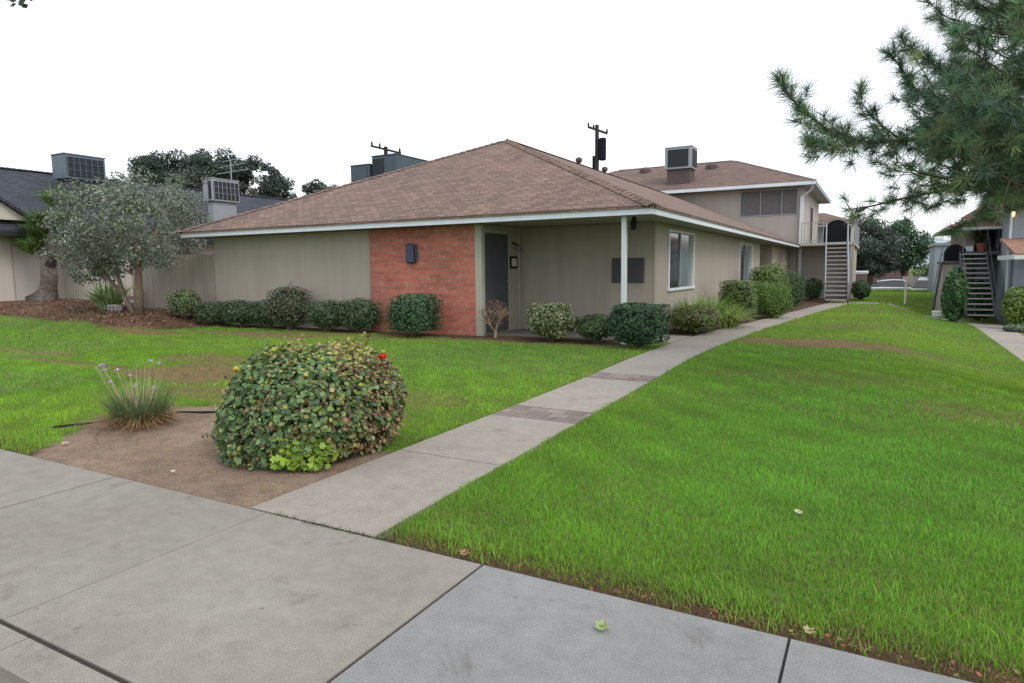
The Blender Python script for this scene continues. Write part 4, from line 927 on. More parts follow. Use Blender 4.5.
shrub('shrub','low pinkish brown and green shrub at the start of the side bed','shrub',-3.42,14.5,0.52,0.62,0.62,[(0.14,0.21,0.05),(0.20,0.14,0.09),(0.26,0.17,0.13),(0.10,0.17,0.045)],[3,1,1,2.5],n=3400,box=0.6,group=SG)
shrub('shrub','square clipped hedge cube below the side wall','shrub',-3.22,18.5,0.50,0.55,1.15,[(0.085,0.14,0.045),(0.12,0.18,0.05),(0.16,0.22,0.06)],n=4200,box=0.92,group=SG,rough=0.03)
shrub('shrub','rounded yellow green bush behind the tall grass clump','shrub',-3.10,22.9,0.66,0.9,1.62,[(0.13,0.21,0.05),(0.17,0.25,0.06),(0.09,0.15,0.045)],n=4200,leaf=0.06,box=0.3,group=SG,rough=0.12)
shrub('shrub','dark upright bush nearest the left staircase','shrub',-2.72,25.6,0.55,0.62,1.42,[(0.06,0.11,0.045),(0.085,0.14,0.055),(0.05,0.085,0.04)],n=3600,leaf=0.055,box=0.4,group=SG)
shrub('shrub','dark plant in the shade under the left staircase landing','shrub',-2.75,36.2,0.45,0.4,1.1,DK,n=1600,leaf=0.08,group=SG)
shrub('shrub','small green bush at the right foot of the left staircase','shrub',-0.65,36.2,0.42,0.6,0.95,MG,n=1400,leaf=0.08,group=SG)
RG = 'plants beside the right staircase'
def vine():
    S = shrub('leafy_vine','tall leafy green vine bush left of the right staircase','vine',2.62,30.1,0.36,0.5,2.0,[(0.06,0.13,0.045),(0.09,0.18,0.06),(0.035,0.08,0.035)],n=4600,leaf=0.13,box=0.35,group=RG,rough=0.3,shape='round')
vine()
shrub('shrub','bright yellow green bush at the right edge under the porch roof','shrub',4.2,26.5,0.6,0.75,1.42,[(0.14,0.22,0.04),(0.19,0.27,0.06),(0.08,0.14,0.035)],n=5200,leaf=0.08,box=0.5,group=RG)
shrub('shrub','dark green shrub between the right staircase and the yellow green bush','shrub',4.4,29.6,0.35,0.35,1.3,[(0.04,0.085,0.035),(0.06,0.11,0.05)],n=2200,leaf=0.09,group=RG)
shrub('ground_cover_plant','low pale blue green plant at the bend of the right path','plant',3.78,24.9,0.32,0.45,0.22,[(0.12,0.18,0.13),(0.16,0.22,0.15)],n=1200,leaf=0.06,group=RG,clear=0.0)
shrub('shrub','dark foliage mass seen through the treads of the right staircase','shrub',3.75,33.2,0.5,0.4,1.6,[(0.04,0.10,0.04),(0.10,0.22,0.09),(0.02,0.04,0.02)],n=2200,leaf=0.12,group=RG)

# dead bush in front of the door
def dead_bush():
    x,y=-6.93,11.85; z=G(x,y); S = empty('dead_bush',(x,y,z),'bare brown twiggy bush on a short pale trunk in front of the door','bush')
    mb = MB(); r = random.Random(4)
    def grow_(p,d,L,rad_,dep):
        q = p+d*L; mb.tube([p,q],[rad_,rad_*0.68],5,cap=False)
        if dep==0: return
        for i in range(3 if dep>1 else 3):
            nd = (d+Vector((r.uniform(-1,1)*0.85,r.uniform(-1,1)*0.85,r.uniform(-0.25,0.6)))).normalized(); grow_(q,nd,L*r.uniform(0.6,0.85),rad_*0.62,dep-1)
    for i in range(4): grow_(Vector((x,y,z+0.12)),Vector((r.uniform(-0.8,0.8),r.uniform(-0.8,0.8),1)).normalized(),0.20,0.018,4)
    mb.tube([(x,y,z-0.05),(x+0.01,y,z+0.15)],[0.035,0.028],8)
    mb.build('branches',plain('dry_twig',(0.30,0.21,0.15),0.9,0.2,8,30,0.3),S)
    lb = LB(); n=700; P_,N_ = crown_points(n,(x,y,z+0.53),(0.27,0.27,0.27),0.2,0.15,0.5,4); lb.leaves(P_,RNG.normal(size=(n,3)),0.028,jitcol(n,[(0.22,0.12,0.085),(0.30,0.18,0.13),(0.17,0.10,0.08)]),'diamond'); lb.build('dead_leaves',M['leaf'],S,(x,y,z))
dead_bush()
# strap leaved clumps
def clump(name,label,cat,x,y,rx,ry,h,cols,n,w,lean=(0.4,1.4),group=None,tip=None,seg=3,azs=0.7):
    z=G(x,y); S=empty(name,(x,y,z),label,cat,group); bb=BB()
    a=RNG.uniform(0,6.28,n); q=np.sqrt(RNG.uniform(0,1,n)); px=x+rx*0.75*q*np.cos(a); py=y+ry*0.75*q*np.sin(a)
    c=jitcol(n,cols,None,0.2); bb.blades(np.stack([px,py,gz(px,py)],1),h*RNG.uniform(0.65,1.1,n),w,RNG.uniform(lean[0],lean[1],n),c,c*1.15 if tip is None else jitcol(n,[tip]),0.7,seg,az=a+RNG.normal(size=n)*azs)
    bb.build('leaves',M['leaf'],S,(x,y,z)); return S
clump('strap_leaf_plant','bright green strappy plant behind the pinkish shrub','plant',-3.62,15.7,0.45,0.6,0.90,[(0.15,0.27,0.05),(0.20,0.34,0.07)],420,0.03)
clump('strap_leaf_plant','yellow edged strappy plant leaning toward the walk before the hedge cube','plant',-3.22,16.5,0.42,0.75,0.62,[(0.20,0.29,0.06),(0.40,0.43,0.16),(0.13,0.21,0.05)],460,0.03)
S=shrub('feathery_bush','fine feathery bright green bush beside the hedge cube','bush',-2.68,20.4,0.55,0.60,1.05,[(0.12,0.22,0.05),(0.09,0.17,0.04),(0.17,0.26,0.07)],n=5200,leaf=0.05,box=0.25,shape='diamond',group=SG,rough=0.14,inner=0.5,clear=0.0)
bb=BB(); n=1100; a=RNG.uniform(0,6.28,n); q=np.sqrt(RNG.uniform(0,1,n))*0.5; px=-2.68+q*np.cos(a); py=20.4+q*np.sin(a); c=jitcol(n,[(0.13,0.23,0.05),(0.18,0.28,0.08)])
bb.blades(np.stack([px,py,gz(px,py)+RNG.uniform(0.2,0.7,n)],1),RNG.uniform(0.25,0.5,n),0.014,RNG.uniform(0.1,0.9,n),c,c*1.1,0.6,3,az=a); bb.build('sprays',M['leaf'],S,tuple(S.location))
# purple flowering garlic clump
def garlic():
    x,y=-6.35,3.85; z=G(x,y); S=empty('flowering_clump',(x,y,z),'wispy clump of thin green leaves and tan stalks with small purple flowers','plant')
    bb=BB(); n=620; a=RNG.uniform(0,6.28,n); q=np.sqrt(RNG.uniform(0,1,n))*0.22; px=x+q*np.cos(a); py=y+q*np.sin(a); z_=gz(px,py)
    c=jitcol(n,[(0.10,0.15,0.06),(0.15,0.20,0.085),(0.08,0.12,0.06)]); bb.blades(np.stack([px,py,z_],1),RNG.uniform(0.2,0.46,n),0.0065,RNG.uniform(0.2,0.85,n),c,c*1.2,0.7,3,az=a+RNG.normal(size=n)*0.5); bb.build('leaves',M['leaf'],S,(x,y,z))
    bb=BB(); n=700; a=RNG.uniform(0,6.28,n); q=np.sqrt(RNG.uniform(0,1,n))*0.26; px=x+q*np.cos(a); py=y+q*np.sin(a)
    c=jitcol(n,[(0.33,0.21,0.10),(0.42,0.31,0.18),(0.24,0.13,0.06)]); bb.blades(np.stack([px,py,gz(px,py)],1),RNG.uniform(0.08,0.28,n),0.008,RNG.uniform(0.8,1.9,n),c,c,0.8,3,az=a); bb.build('dry_leaves',M['leaf'],S,(x,y,z))
    mb=MB(); lb=LB(); r=random.Random(8); tips=[]
    for i in range(34):
        a=r.uniform(0,6.28); L=r.uniform(0.34,0.62); le=r.uniform(0.05,0.6); b=Vector((x+0.1*math.cos(a)*r.random(),y+0.1*math.sin(a)*r.random(),z)); t=b+Vector((math.cos(a)*L*le,math.sin(a)*L*le,L)); mb.tube([b,b.lerp(t,0.5)+Vector((0,0,0.01)),t],[0.004,0.0035,0.0025],5); tips.append(t)
    # long stalk on the left
    b=Vector((x-0.05,y,z)); t=Vector((x-0.22,y-0.20,z+0.60)); mb.tube([b,b.lerp(t,0.5),t],[0.003,0.0026,0.002],5); tips=[t]*2+tips
    mb.build('stalks',plain('tan_stalk',(0.38,0.33,0.20),0.8,0.15),S)
    for i,t in enumerate([tips[1]]+tips[3:11]):
        n=40 if i<1 else 14; P_=np.array(t)+RNG.normal(size=(n,3)).clip(-1.6,1.6)*[0.012,0.012,0.008]; lb=LB(); lb.leaves(P_,RNG.normal(size=(n,3))+[0,0,1],0.018,jitcol(n,[(0.45,0.36,0.62),(0.55,0.42,0.66),(0.62,0.5,0.7)]),'oval')
        lb.build('flower',M['leaf'],S,(x,y,z))
garlic()
# big geranium mound
def geranium():
    x,y=-4.13,4.03; z=G(x,y); S=empty('geranium_bush',(x,y,z),'large dome of green and yellowing leaves with one red flower beside the walk','bush'); B=(x,y,z)
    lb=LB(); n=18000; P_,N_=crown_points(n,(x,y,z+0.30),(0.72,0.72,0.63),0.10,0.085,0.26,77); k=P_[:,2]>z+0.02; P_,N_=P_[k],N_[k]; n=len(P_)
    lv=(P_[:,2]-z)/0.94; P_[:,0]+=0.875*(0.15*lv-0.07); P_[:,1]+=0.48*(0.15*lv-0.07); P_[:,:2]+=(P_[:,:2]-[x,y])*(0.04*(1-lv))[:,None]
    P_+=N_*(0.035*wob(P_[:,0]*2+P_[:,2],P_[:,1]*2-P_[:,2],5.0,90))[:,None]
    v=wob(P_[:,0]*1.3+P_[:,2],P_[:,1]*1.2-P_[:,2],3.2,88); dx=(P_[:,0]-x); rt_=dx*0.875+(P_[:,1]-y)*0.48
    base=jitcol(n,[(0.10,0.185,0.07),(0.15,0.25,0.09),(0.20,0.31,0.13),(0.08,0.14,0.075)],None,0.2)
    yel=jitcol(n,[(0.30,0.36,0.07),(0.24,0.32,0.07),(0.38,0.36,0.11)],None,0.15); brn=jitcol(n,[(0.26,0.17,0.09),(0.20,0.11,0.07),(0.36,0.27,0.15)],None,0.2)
    top=np.clip((P_[:,2]-z-0.70)/0.20,0,1)  # top painted as lit by a larger share of yellow leaves
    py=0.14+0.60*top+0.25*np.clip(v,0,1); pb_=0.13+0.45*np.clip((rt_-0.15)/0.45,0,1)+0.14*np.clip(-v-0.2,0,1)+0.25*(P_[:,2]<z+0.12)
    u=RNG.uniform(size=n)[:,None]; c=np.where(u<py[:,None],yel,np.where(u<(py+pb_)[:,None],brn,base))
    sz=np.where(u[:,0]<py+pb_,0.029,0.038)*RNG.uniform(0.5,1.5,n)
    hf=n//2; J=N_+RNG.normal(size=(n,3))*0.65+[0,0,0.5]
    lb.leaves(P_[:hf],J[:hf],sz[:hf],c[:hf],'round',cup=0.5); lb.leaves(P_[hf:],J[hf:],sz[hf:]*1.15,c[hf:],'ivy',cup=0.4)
    # loose shoots break the outline
    for k_ in RNG.integers(0,n,150):
        if P_[k_,2] < z+0.15: continue
        g_=norm(N_[k_]+RNG.normal(size=3)*0.35+[0,0,0.4]); tt=np.linspace(0.02,RNG.uniform(0.05,0.13),6)[:,None]
        lb.leaves(P_[k_]+g_*tt+RNG.normal(size=(6,3))*0.008,RNG.normal(size=(6,3))+g_,RNG.uniform(0.02,0.035,6),np.clip(c[k_]*RNG.uniform(0.9,1.2,(6,1)),0.004,1),'ivy',cup=0.4)
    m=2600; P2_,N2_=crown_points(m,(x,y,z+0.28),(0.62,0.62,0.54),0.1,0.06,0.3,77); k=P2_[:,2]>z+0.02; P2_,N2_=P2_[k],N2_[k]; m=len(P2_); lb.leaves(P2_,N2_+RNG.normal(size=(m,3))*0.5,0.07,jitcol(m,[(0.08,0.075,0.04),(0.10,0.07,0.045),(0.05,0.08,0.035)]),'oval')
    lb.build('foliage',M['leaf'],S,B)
    # bright young ivy-like leaves at the lower front
    lb=LB(); n=170; a=RNG.normal(size=(n,2)); vx=np.array([0.73,-0.68]); px=x+0.60*0.73+0.25+a[:,0]*0.16-0.18; py=y-0.66+a[:,0]*0.12+a[:,1]*0.05; pz=z+0.03+np.abs(RNG.normal(size=n))*0.15
    cx,cy=-3.66,3.48; a=np.where(a>0.9,-0.9+a*0.3,a); a=np.where(a<-1.7,-0.5,a); px=cx+a[:,0]*0.185*0.875+a[:,1]*0.03; py=cy+a[:,0]*0.185*0.48+a[:,1]*0.05+pz*0.25-0.02
    lb.leaves(np.stack([px,py,pz],1),RNG.normal(size=(n,3))*0.45+[0.45,-0.55,0.8],RNG.uniform(0.035,0.07,n),jitcol(n,[(0.20,0.32,0.03),(0.27,0.40,0.05),(0.14,0.24,0.03)]),'ivy',cup=0.15)
    lb.build('young_leaves',M['leaf'],S,B).__setitem__('label','bright lime green lobed leaves at the foot')
    mb=MB(); r=random.Random(5)
    for i in range(70):
        a=r.uniform(0,6.28); t=r.uniform(0.5,1.0); p=[(x+0.05*math.cos(a),y+0.05*math.sin(a),z),(x+0.5*t*math.cos(a),y+0.5*t*math.sin(a),z+0.3+0.2*r.random()),(x+0.80*t*math.cos(a),y+0.78*t*math.sin(a),z+r.uniform(0.1,0.6))]; mb.tube(p,[0.012,0.008,0.004],5)
    mb.build('stems',M['bark_tan'],S)
    def flower(px,py,pz,col,s,name,lab):
        lb=LB(); n=60; d=RNG.normal(size=(n,3)); P_=np.array([px,py,pz])+norm(d)*[s,s,s*0.75]*RNG.uniform(0.4,1,(n,1)); lb.leaves(P_,d+[0,0,0.3],s*0.8,jitcol(n,[col],None,0.12),'oval'); o=lb.build(name,M['leaf'],S,B); o['label']=lab
    flower(-3.55,4.22,0.80,(0.75,0.012,0.012),0.035,'flower','bright red flower head')
    flower(-3.93,3.38,0.34,(0.55,0.16,0.12),0.035,'flower','faded pink flower head'); flower(-4.0,3.36,0.25,(0.5,0.25,0.16),0.02,'flower','small withered flower head')
    flower(-4.42,3.48,0.74,(0.50,0.45,0.05),0.035,'flower','yellow leaf cluster')
geranium()

# ------------------------------------------------------------------ trees
def tree(name,label,cat,base,limbs,clumps,leafn,leaf,cols,w=None,bark='bark',shape='diamond',group=None,var=0.2,squash=0.75):
    S=empty(name,base,label,cat,group); mb=MB()
    for pts,rs in limbs: mb.tube(pts,rs,8)
    mb.build('trunk',M[bark],S,smooth=True); lb=LB()
    for (cx,cy,cz,r) in clumps:
        n=int(leafn*(r**2))+6; d=norm(RNG.normal(size=(n,3))); q=RNG.uniform(0.35,1.08,n)**0.6; P_=np.array([cx,cy,cz])+d*q[:,None]*[r,r,r*squash]
        c=jitcol(n,cols,w,var)*(1+0.15*RNG.normal()); lb.leaves(P_,d*0.6+RNG.normal(size=(n,3))*0.6+[0,0,0.4],leaf*RNG.uniform(0.6,1.3,n),np.clip(c,0.004,1),shape)
    lb.build('crown',M['leaf'],S,base); return S
# grey-green tree in the left bank
def grey_tree():
    bx0,by0=-17.4,10.75; bz0=G(bx0,by0); r=random.Random(21)
    L=[([(bx0,by0,bz0-0.1),(bx0+0.05,by0,bz0+0.7),(bx0+0.02,by0+0.05,bz0+1.5),(bx0+0.2,by0+0.1,bz0+2.3)],[0.12,0.10,0.085,0.04]),
       ([(bx0-0.15,by0,bz0-0.1),(bx0-0.55,by0-0.05,bz0+0.45),(bx0-0.9,by0,bz0+1.1),(bx0-1.3,by0+0.1,bz0+2.0)],[0.075,0.065,0.05,0.02]),
       ([(bx0-0.55,by0-0.05,bz0+0.5),(bx0-1.2,by0-0.1,bz0+1.0),(bx0-1.9,by0,bz0+1.5)],[0.06,0.05,0.025]),
       ([(bx0,by0,bz0+1.2),(bx0+0.3,by0+0.1,bz0+1.7),(bx0+0.6,by0+0.3,bz0+2.3)],[0.06,0.04,0.02]),
       ([(bx0,by0,bz0+1.3),(bx0-0.5,by0+0.3,bz0+2.0),(bx0-0.6,by0+0.4,bz0+2.7)],[0.07,0.05,0.02])]
    cl=[]
    cx,cy,cz=bx0-0.25,by0+0.1,bz0+2.35
    for i in range(175):
        d=Vector((r.gauss(0,1),r.gauss(0,1),r.gauss(0,1))).normalized(); q=r.uniform(0.4,1.0)**0.7*(1+0.13*math.sin(3.1*math.atan2(d.z,d.x)+1.0)+0.07*math.sin(7*math.atan2(d.z,d.x)))
        p=(cx-0.25+d.x*2.6*q,cy+d.y*1.6*q,cz+d.z*1.30*q)
        if p[2] < bz0+1.25 and -1.1 < p[0]-cx < 1.2: continue
        if p[2] < bz0+1.5 and p[0]-cx > 1.2: continue
        cl.append((*p,r.choice((0.2,0.28,0.34,0.42,0.52))))
    for k in range(26): cl.append((cx-r.uniform(1.0,2.4),cy+r.uniform(-0.7,0.5),bz0+r.uniform(0.95,1.5),r.uniform(0.18,0.34)))
    for (dx,dz) in ((-0.2,1.45),(0.3,1.5),(0.7,1.35),(-0.8,1.3),(1.2,1.25),(0.55,1.62),(1.0,1.5),(-0.35,1.6),(1.6,0.9)): cl.append((cx+dx,cy,cz+dz-0.2,r.uniform(0.14,0.24)))
    cl2=[]
    for (px,py,pz,pr_) in cl:
        if px/py > -1.49:      # the far right side of the crown stands further back, past the house corner
            k=(py+3.3)/py; px,py,pz,pr_=px*k,py*k,1.5+(pz-1.5)*k,pr_*k
            if px > -16.9 and py > 11.2: continue
        cl2.append((px,py,pz,pr_))
    cl=cl2
    L.append(([(bx0,by0+0.1,bz0+1.7),(bx0-0.8,by0+1.6,bz0+2.2),(bx0-2.2,by0+3.0,bz0+2.6)],[0.045,0.03,0.015]))
    for k in range(30):
        yy=r.uniform(13.2,14.8); cl.append((-yy*r.uniform(1.34,1.52),yy,r.uniform(2.3,4.75),r.uniform(0.28,0.5)))
    S=tree('grey_green_tree','small spreading grey green tree with forked tan trunks on the mulch bank','tree',(bx0,by0,bz0),L,cl,820,0.072,[(0.165,0.20,0.155),(0.225,0.255,0.21),(0.115,0.14,0.105),(0.16,0.21,0.12),(0.28,0.26,0.23)],[3,3,2,2,0.4],bark='bark_tan',shape='oval')
grey_tree()
# yucca tree
def yucca():
    x,y=-25.0,12.3; z=G(x,y); S=empty('yucca_tree',(x,y,z),'yucca tree with thick flared grey trunk and spiky green heads left of the grey tree','tree')
    mb=MB(); mb.tube([(x-0.25,y-0.1,z-0.1),(x-0.1,y,z+0.25),(x+0.08,y,z+0.7),(x+0.15,y,z+1.5)],[0.55,0.33,0.26,0.22],14); mb.tube([(x+0.15,y,z+1.1),(x-0.2,y,z+1.7),(x-0.45,y,z+2.1)],[0.2,0.12,0.1],8); mb.tube([(x+0.2,y,z+1.2),(x+0.5,y,z+2.0),(x+0.6,y,z+3.0)],[0.2,0.14,0.1],8)
    mb.build('trunk',M['bark_grey'],S,smooth=True)
    bb=BB()
    for (hx,hy,hz) in ((x-0.55,y,z+2.2),(x+0.85,y,z+3.2),(x+0.1,y+0.1,z+2.1),(x-1.0,y-0.1,z+1.8),(x+0.9,y,z+2.6),(x+0.4,y-0.3,z+2.5),(x-0.3,y-0.3,z+1.7)):
        n=230; d=norm(RNG.normal(size=(n,3))+[0,0,0.45]); az=np.arctan2(d[:,1],d[:,0]); P_=np.tile([hx,hy,hz],(n,1))+RNG.normal(size=(n,3))*0.06
        lean=np.clip(np.sqrt(d[:,0]**2+d[:,1]**2)/np.maximum(0.1,d[:,2]+0.25),0.1,1.35); c=jitcol(n,[(0.18,0.28,0.08),(0.25,0.35,0.12),(0.12,0.20,0.07)]); bb.blades(P_,RNG.uniform(0.4,0.75,n),0.05,lean,c,c,0.3,2,az=az)
    bb.build('leaves',M['leaf'],S,(x,y,z))
yucca()
clump('yucca_plant','small spiky yucca plant on the bank behind the pale block','plant',-20.6,11.8,0.4,0.35,0.95,[(0.20,0.30,0.10),(0.30,0.40,0.18)],130,0.075,(0.2,1.3))
mb=MB(); x,y=-19.75,11.25; z=G(x,y)
for (a,b) in ((0,0.035),(0.18,0.215),(0.36,0.395)): mb.box(x+a,x+b,y,y+0.19,z+0.031,z+0.165)
mb.box(x,x+0.395,y,y+0.19,z-0.01,z+0.03); mb.box(x,x+0.395,y,y+0.19,z+0.166,z+0.2); o=mb.build('cinder_block',M['block'],origin=(x,y,z)); tag(o,'pale hollow concrete block lying on the mulch bank','concrete block')

def round_tree(label,x,y,zb,rx,ry,rzz,cz,cols,n,leaf,group,r0=0.9,name='shade_tree',dens=60,trunk=0.28,seed=1,shape='diamond'):
    r=random.Random(seed); cl=[]
    for i in range(n):
        d=Vector((r.gauss(0,1),r.gauss(0,1),r.gauss(0,1))).normalized(); q=r.uniform(0.35,1.0)**0.6; cl.append((x+d.x*rx*q,y+d.y*ry*q,cz+d.z*rzz*q,r0*r.uniform(0.6,1.2)))
    L=[([(x,y,zb),(x+0.1,y,zb+(cz-zb)*0.5),(x,y,cz)],[trunk,trunk*0.8,trunk*0.3])]
    for i in range(4):
        a=i*1.57+0.4; L.append(([(x,y,zb+(cz-zb)*0.45),(x+rx*0.3*math.cos(a),y+ry*0.3*math.sin(a),cz-0.3*rzz),(x+rx*0.6*math.cos(a),y+ry*0.6*math.sin(a),cz+0.1*rzz)],[trunk*0.6,trunk*0.35,0.04]))
    return tree(name,label,'tree',(x,y,zb),L,cl,dens,leaf,cols,group=group,shape=shape)
FG='trees beyond the courtyard and roofs'
round_tree('dark round tree on the left of the pair beyond the far lawn',-0.55,64,-1.2,2.2,2.2,2.35,3.15,[(0.06,0.085,0.07),(0.08,0.11,0.09),(0.10,0.13,0.10)],70,0.22,FG,seed=2,r0=0.8,dens=420)
round_tree('greener tree on the right of the pair beyond the far lawn',2.0,67,-1.2,1.8,2,2.5,3.1,[(0.055,0.125,0.055),(0.075,0.155,0.07),(0.045,0.085,0.045)],60,0.22,FG,seed=3,r0=0.8,dens=420)
round_tree('low yellow green bushy tree beside the far blue house',3.8,63,-1.2,1.2,1,0.9,0.6,[(0.10,0.14,0.05),(0.07,0.10,0.04)],18,0.2,FG,seed=4,r0=0.6,dens=420)
DT=[(0.045,0.07,0.055),(0.065,0.095,0.07),(0.035,0.055,0.045),(0.085,0.12,0.085)]
for i,(x,y,cz,rx,rzz,lab) in enumerate([(-66.5,45,10.0,4.6,4.2,'dark evergreen rising directly above the grey tree, far left of the dark group'),(-60.0,46,10.4,3.9,3.7,'tallest dark evergreen behind the pale blue air conditioner'),(-55.3,47,9.9,2.8,3.3,'mid height dark evergreen sloping down toward the brown roof'),(-52.2,47,8.7,1.5,2.7,'narrow dark evergreen at the right end of the dark group'),(-44.6,45,8.0,1.9,1.6,'small dark treetop peeping over the left slope of the brown roof')]):
    round_tree(lab,x,y,-1,rx,rx*0.8,rzz,cz,DT,90 if i<2 else 50,0.25,FG,seed=30+i,r0=rx*0.24 if rx>2 else 0.6,name='evergreen_tree',dens=430,trunk=0.35)

# ------------------------------------------------------------------ camera (needed for nothing else)
p_, y_, r_ = rad(6.23), rad(28.87), rad(0.62)
fwd=Vector((-math.sin(y_)*math.cos(p_),math.cos(y_)*math.cos(p_),-math.sin(p_))); r0=Vector((math.cos(y_),math.sin(y_),0)); u0=r0.cross(fwd)
rt=r0*math.cos(r_)-u0*math.sin(r_); up=r0*math.sin(r_)+u0*math.cos(r_)
cam=bpy.data.cameras.new('camera'); co_=bpy.data.objects.new('camera',cam); COL.objects.link(co_); scene.camera=co_
co_.matrix_world=Matrix(((rt.x,up.x,-fwd.x,0),(rt.y,up.y,-fwd.y,0),(rt.z,up.z,-fwd.z,1.5),(0,0,0,1)))
cam.sensor_width=36; cam.lens=36*660/1024; cam.clip_start=0.05; cam.clip_end=6000
CAMP=Vector((0,0,1.5))
def at(u,v,w): return CAMP+fwd*w+rt*((u-512)/660*w)+up*((341.5-v)/660*w)

# pine: trunk just right of the view, limbs reach over the lawn
def pine():
    tx,ty=2.15,10.0; z=G(tx,ty); S=empty('pine_tree',(tx,ty,z),'long needled pine reaching in from the upper right over the lawn','tree')
    r=random.Random(99); mb=MB(); mb.tube([(tx,ty,z-0.1),(tx+0.05,ty,z+2.5),(tx,ty+0.05,z+5),(tx+0.05,ty,z+8)],[0.24,0.19,0.13,0.05],12)
    tufts=[]
    def limb(pts,r0_,t0=0.35,dens=9,spread=0.16,side=True):
        dens*=1.9; r0_*=0.6
        P_=[Vector(p) for p in pts]; mb.tube(P_,[r0_*(1-0.8*i/(len(P_)-1)) for i in range(len(P_))],7)
        segs=[(a,b) for a,b in zip(P_[:-1],P_[1:])]; tot=sum((b-a).length for a,b in segs); acc=0
        for a,b in segs:
            L=(b-a).length; n=max(1,int(L*dens)); d=(b-a).normalized()
            for i in range(n):
                t=(acc+L*i/n)/tot
                if t<t0: continue
                p=a.lerp(b,i/n); sd=Vector((r.gauss(0,1),r.gauss(0,1),r.gauss(0,1)))*spread*(1.15-t*0.75); q=p+sd+d*0.06
                if sd.length>0.07: mb.tube([p,q],[0.006,0.004],4,cap=False)
                tufts.append((q,(d*0.9+sd.normalized()*0.7+Vector((0,0,0.25))).normalized()))
            acc+=L
        tufts.append((P_[-1],(P_[-1]-P_[-2]).normalized()))
    def A(*q): return [at(*t) for t in q]
    root=Vector((tx,ty,z+2.2))
    limb([root]+A((1040,165,8.4),(980,132,7.6),(910,140,7.0),(860,142,6.6),(825,128,6.4),(798,106,6.2),(778,80,6.1)),0.05,0.26,16,0.13)
    limb(A((860,142,6.6),(835,148,6.4),(812,150,6.3),(806,138,6.2)),0.02,0.1,15,0.08)
    limb(A((900,140,6.9),(878,122,6.7),(862,104,6.6),(861,86,6.5)),0.02,0.3,11,0.08)
    limb(A((985,132,7.6),(945,118,7.1),(915,88,6.7),(900,66,6.5),(889,52,6.4)),0.03,0.3,12,0.07)
    limb(A((1010,110,7.8),(960,84,7.2),(930,62,6.8),(905,44,6.6),(899,36,6.6)),0.03,0.3,12,0.08)
    limb([root-Vector((0,0,0.35))]+A((1055,190,9.2),(1000,192,8.9),(955,188,8.6),(905,198,8.4),(872,206,8.3),(846,210,8.2)),0.05,0.3,10,0.15)
    limb(A((905,198,8.4),(930,206,8.3),(950,200,8.2)),0.02,0.1,10,0.13)
    limb([root-Vector((0,0,0.5))]+A((1050,185,9.0),(1010,205,8.6),(975,220,8.4),(945,232,8.3)),0.035,0.35,9,0.10)
    limb([root]+A((1060,150,8.4),(1010,180,8.2),(985,200,8.1)),0.03,0.3,10,0.2)
    rootu=Vector((tx,ty,z+3.6))
    poly=[(925,-30),(936,20),(942,32),(930,58),(912,85),(895,108),(875,130),(870,160),(880,190),(915,200),(940,175),(975,160),(1000,190),(1030,195),(1120,200),(1140,-120),(960,-120)]
    k=0
    while k<135:
        u=r.uniform(865,1140); v=r.uniform(-120,205); 
        if not inpoly(np.array([u]),np.array([v]),poly)[0]: continue
        w=r.uniform(5.6,9.4); e=at(u,v,w); zr=max(1.8,min(6.5,e.z-z-0.3)); s=Vector((tx,ty,z+zr)); mid=s.lerp(e,0.55)+Vector((0,0,-0.08)); 
        limb([s.lerp(e,0.12),mid,e,e+(e-mid).normalized()*0.25+Vector((0,0,0.1))],0.022,0.45,8,0.2); k+=1
    for i in range(60):   # the rest of the crown, right of the frame and above
        a=r.uniform(-1.9,2.2); zr=r.uniform(2.6,8); L=r.uniform(0.8,2.6)*(1-0.08*zr)+0.5; s=Vector((tx,ty,z+zr)); e=s+Vector((math.cos(a)*L,math.sin(a)*L,0.35)); limb([s,s.lerp(e,0.5)-Vector((0,0,0.05)),e],0.03,0.3,7,0.2)
    mb.build('trunk',M['bark'],S,smooth=True)
    bb=[]; P_=[]; D_=[]
    n=72; co=[]; cols=[]
    Q=np.array([t[0] for t in tufts]); D=np.array([t[1] for t in tufts]); m=len(Q)
    Pn=np.repeat(Q,n,0)-np.repeat(D,n,0)*RNG.uniform(0,0.10,(m*n,1)); dn=norm(np.repeat(D,n,0)*0.75+norm(RNG.normal(size=(m*n,3)))*0.95)
    L=RNG.uniform(0.08,0.15,(m*n,1)); sd=norm(np.cross(dn,RNG.normal(size=(m*n,3)))); w=0.0024
    a=Pn-sd*w; b=Pn+sd*w; c=Pn+dn*L-sd*w*0.5+[0,0,-0.006]; d=Pn+dn*L+sd*w*0.5+[0,0,-0.006]
    co=np.stack([a,b,d,c],1).reshape(-1,3); tc=jitcol(m,[(0.11,0.20,0.12),(0.18,0.28,0.14),(0.085,0.155,0.11),(0.26,0.34,0.16)],[3,3,3,1],0.2); cc=np.repeat(tc,n*4,0)*(1+0.12*RNG.normal(size=(m*n*4,1)).clip(-1,1))
    mesh_np('needles',co,None,M['needle'],S,np.clip(cc,0.004,1),(tx,ty,z),[np.arange(m*n*4).reshape(-1,4)])
    print('pine tufts',m)
pine()
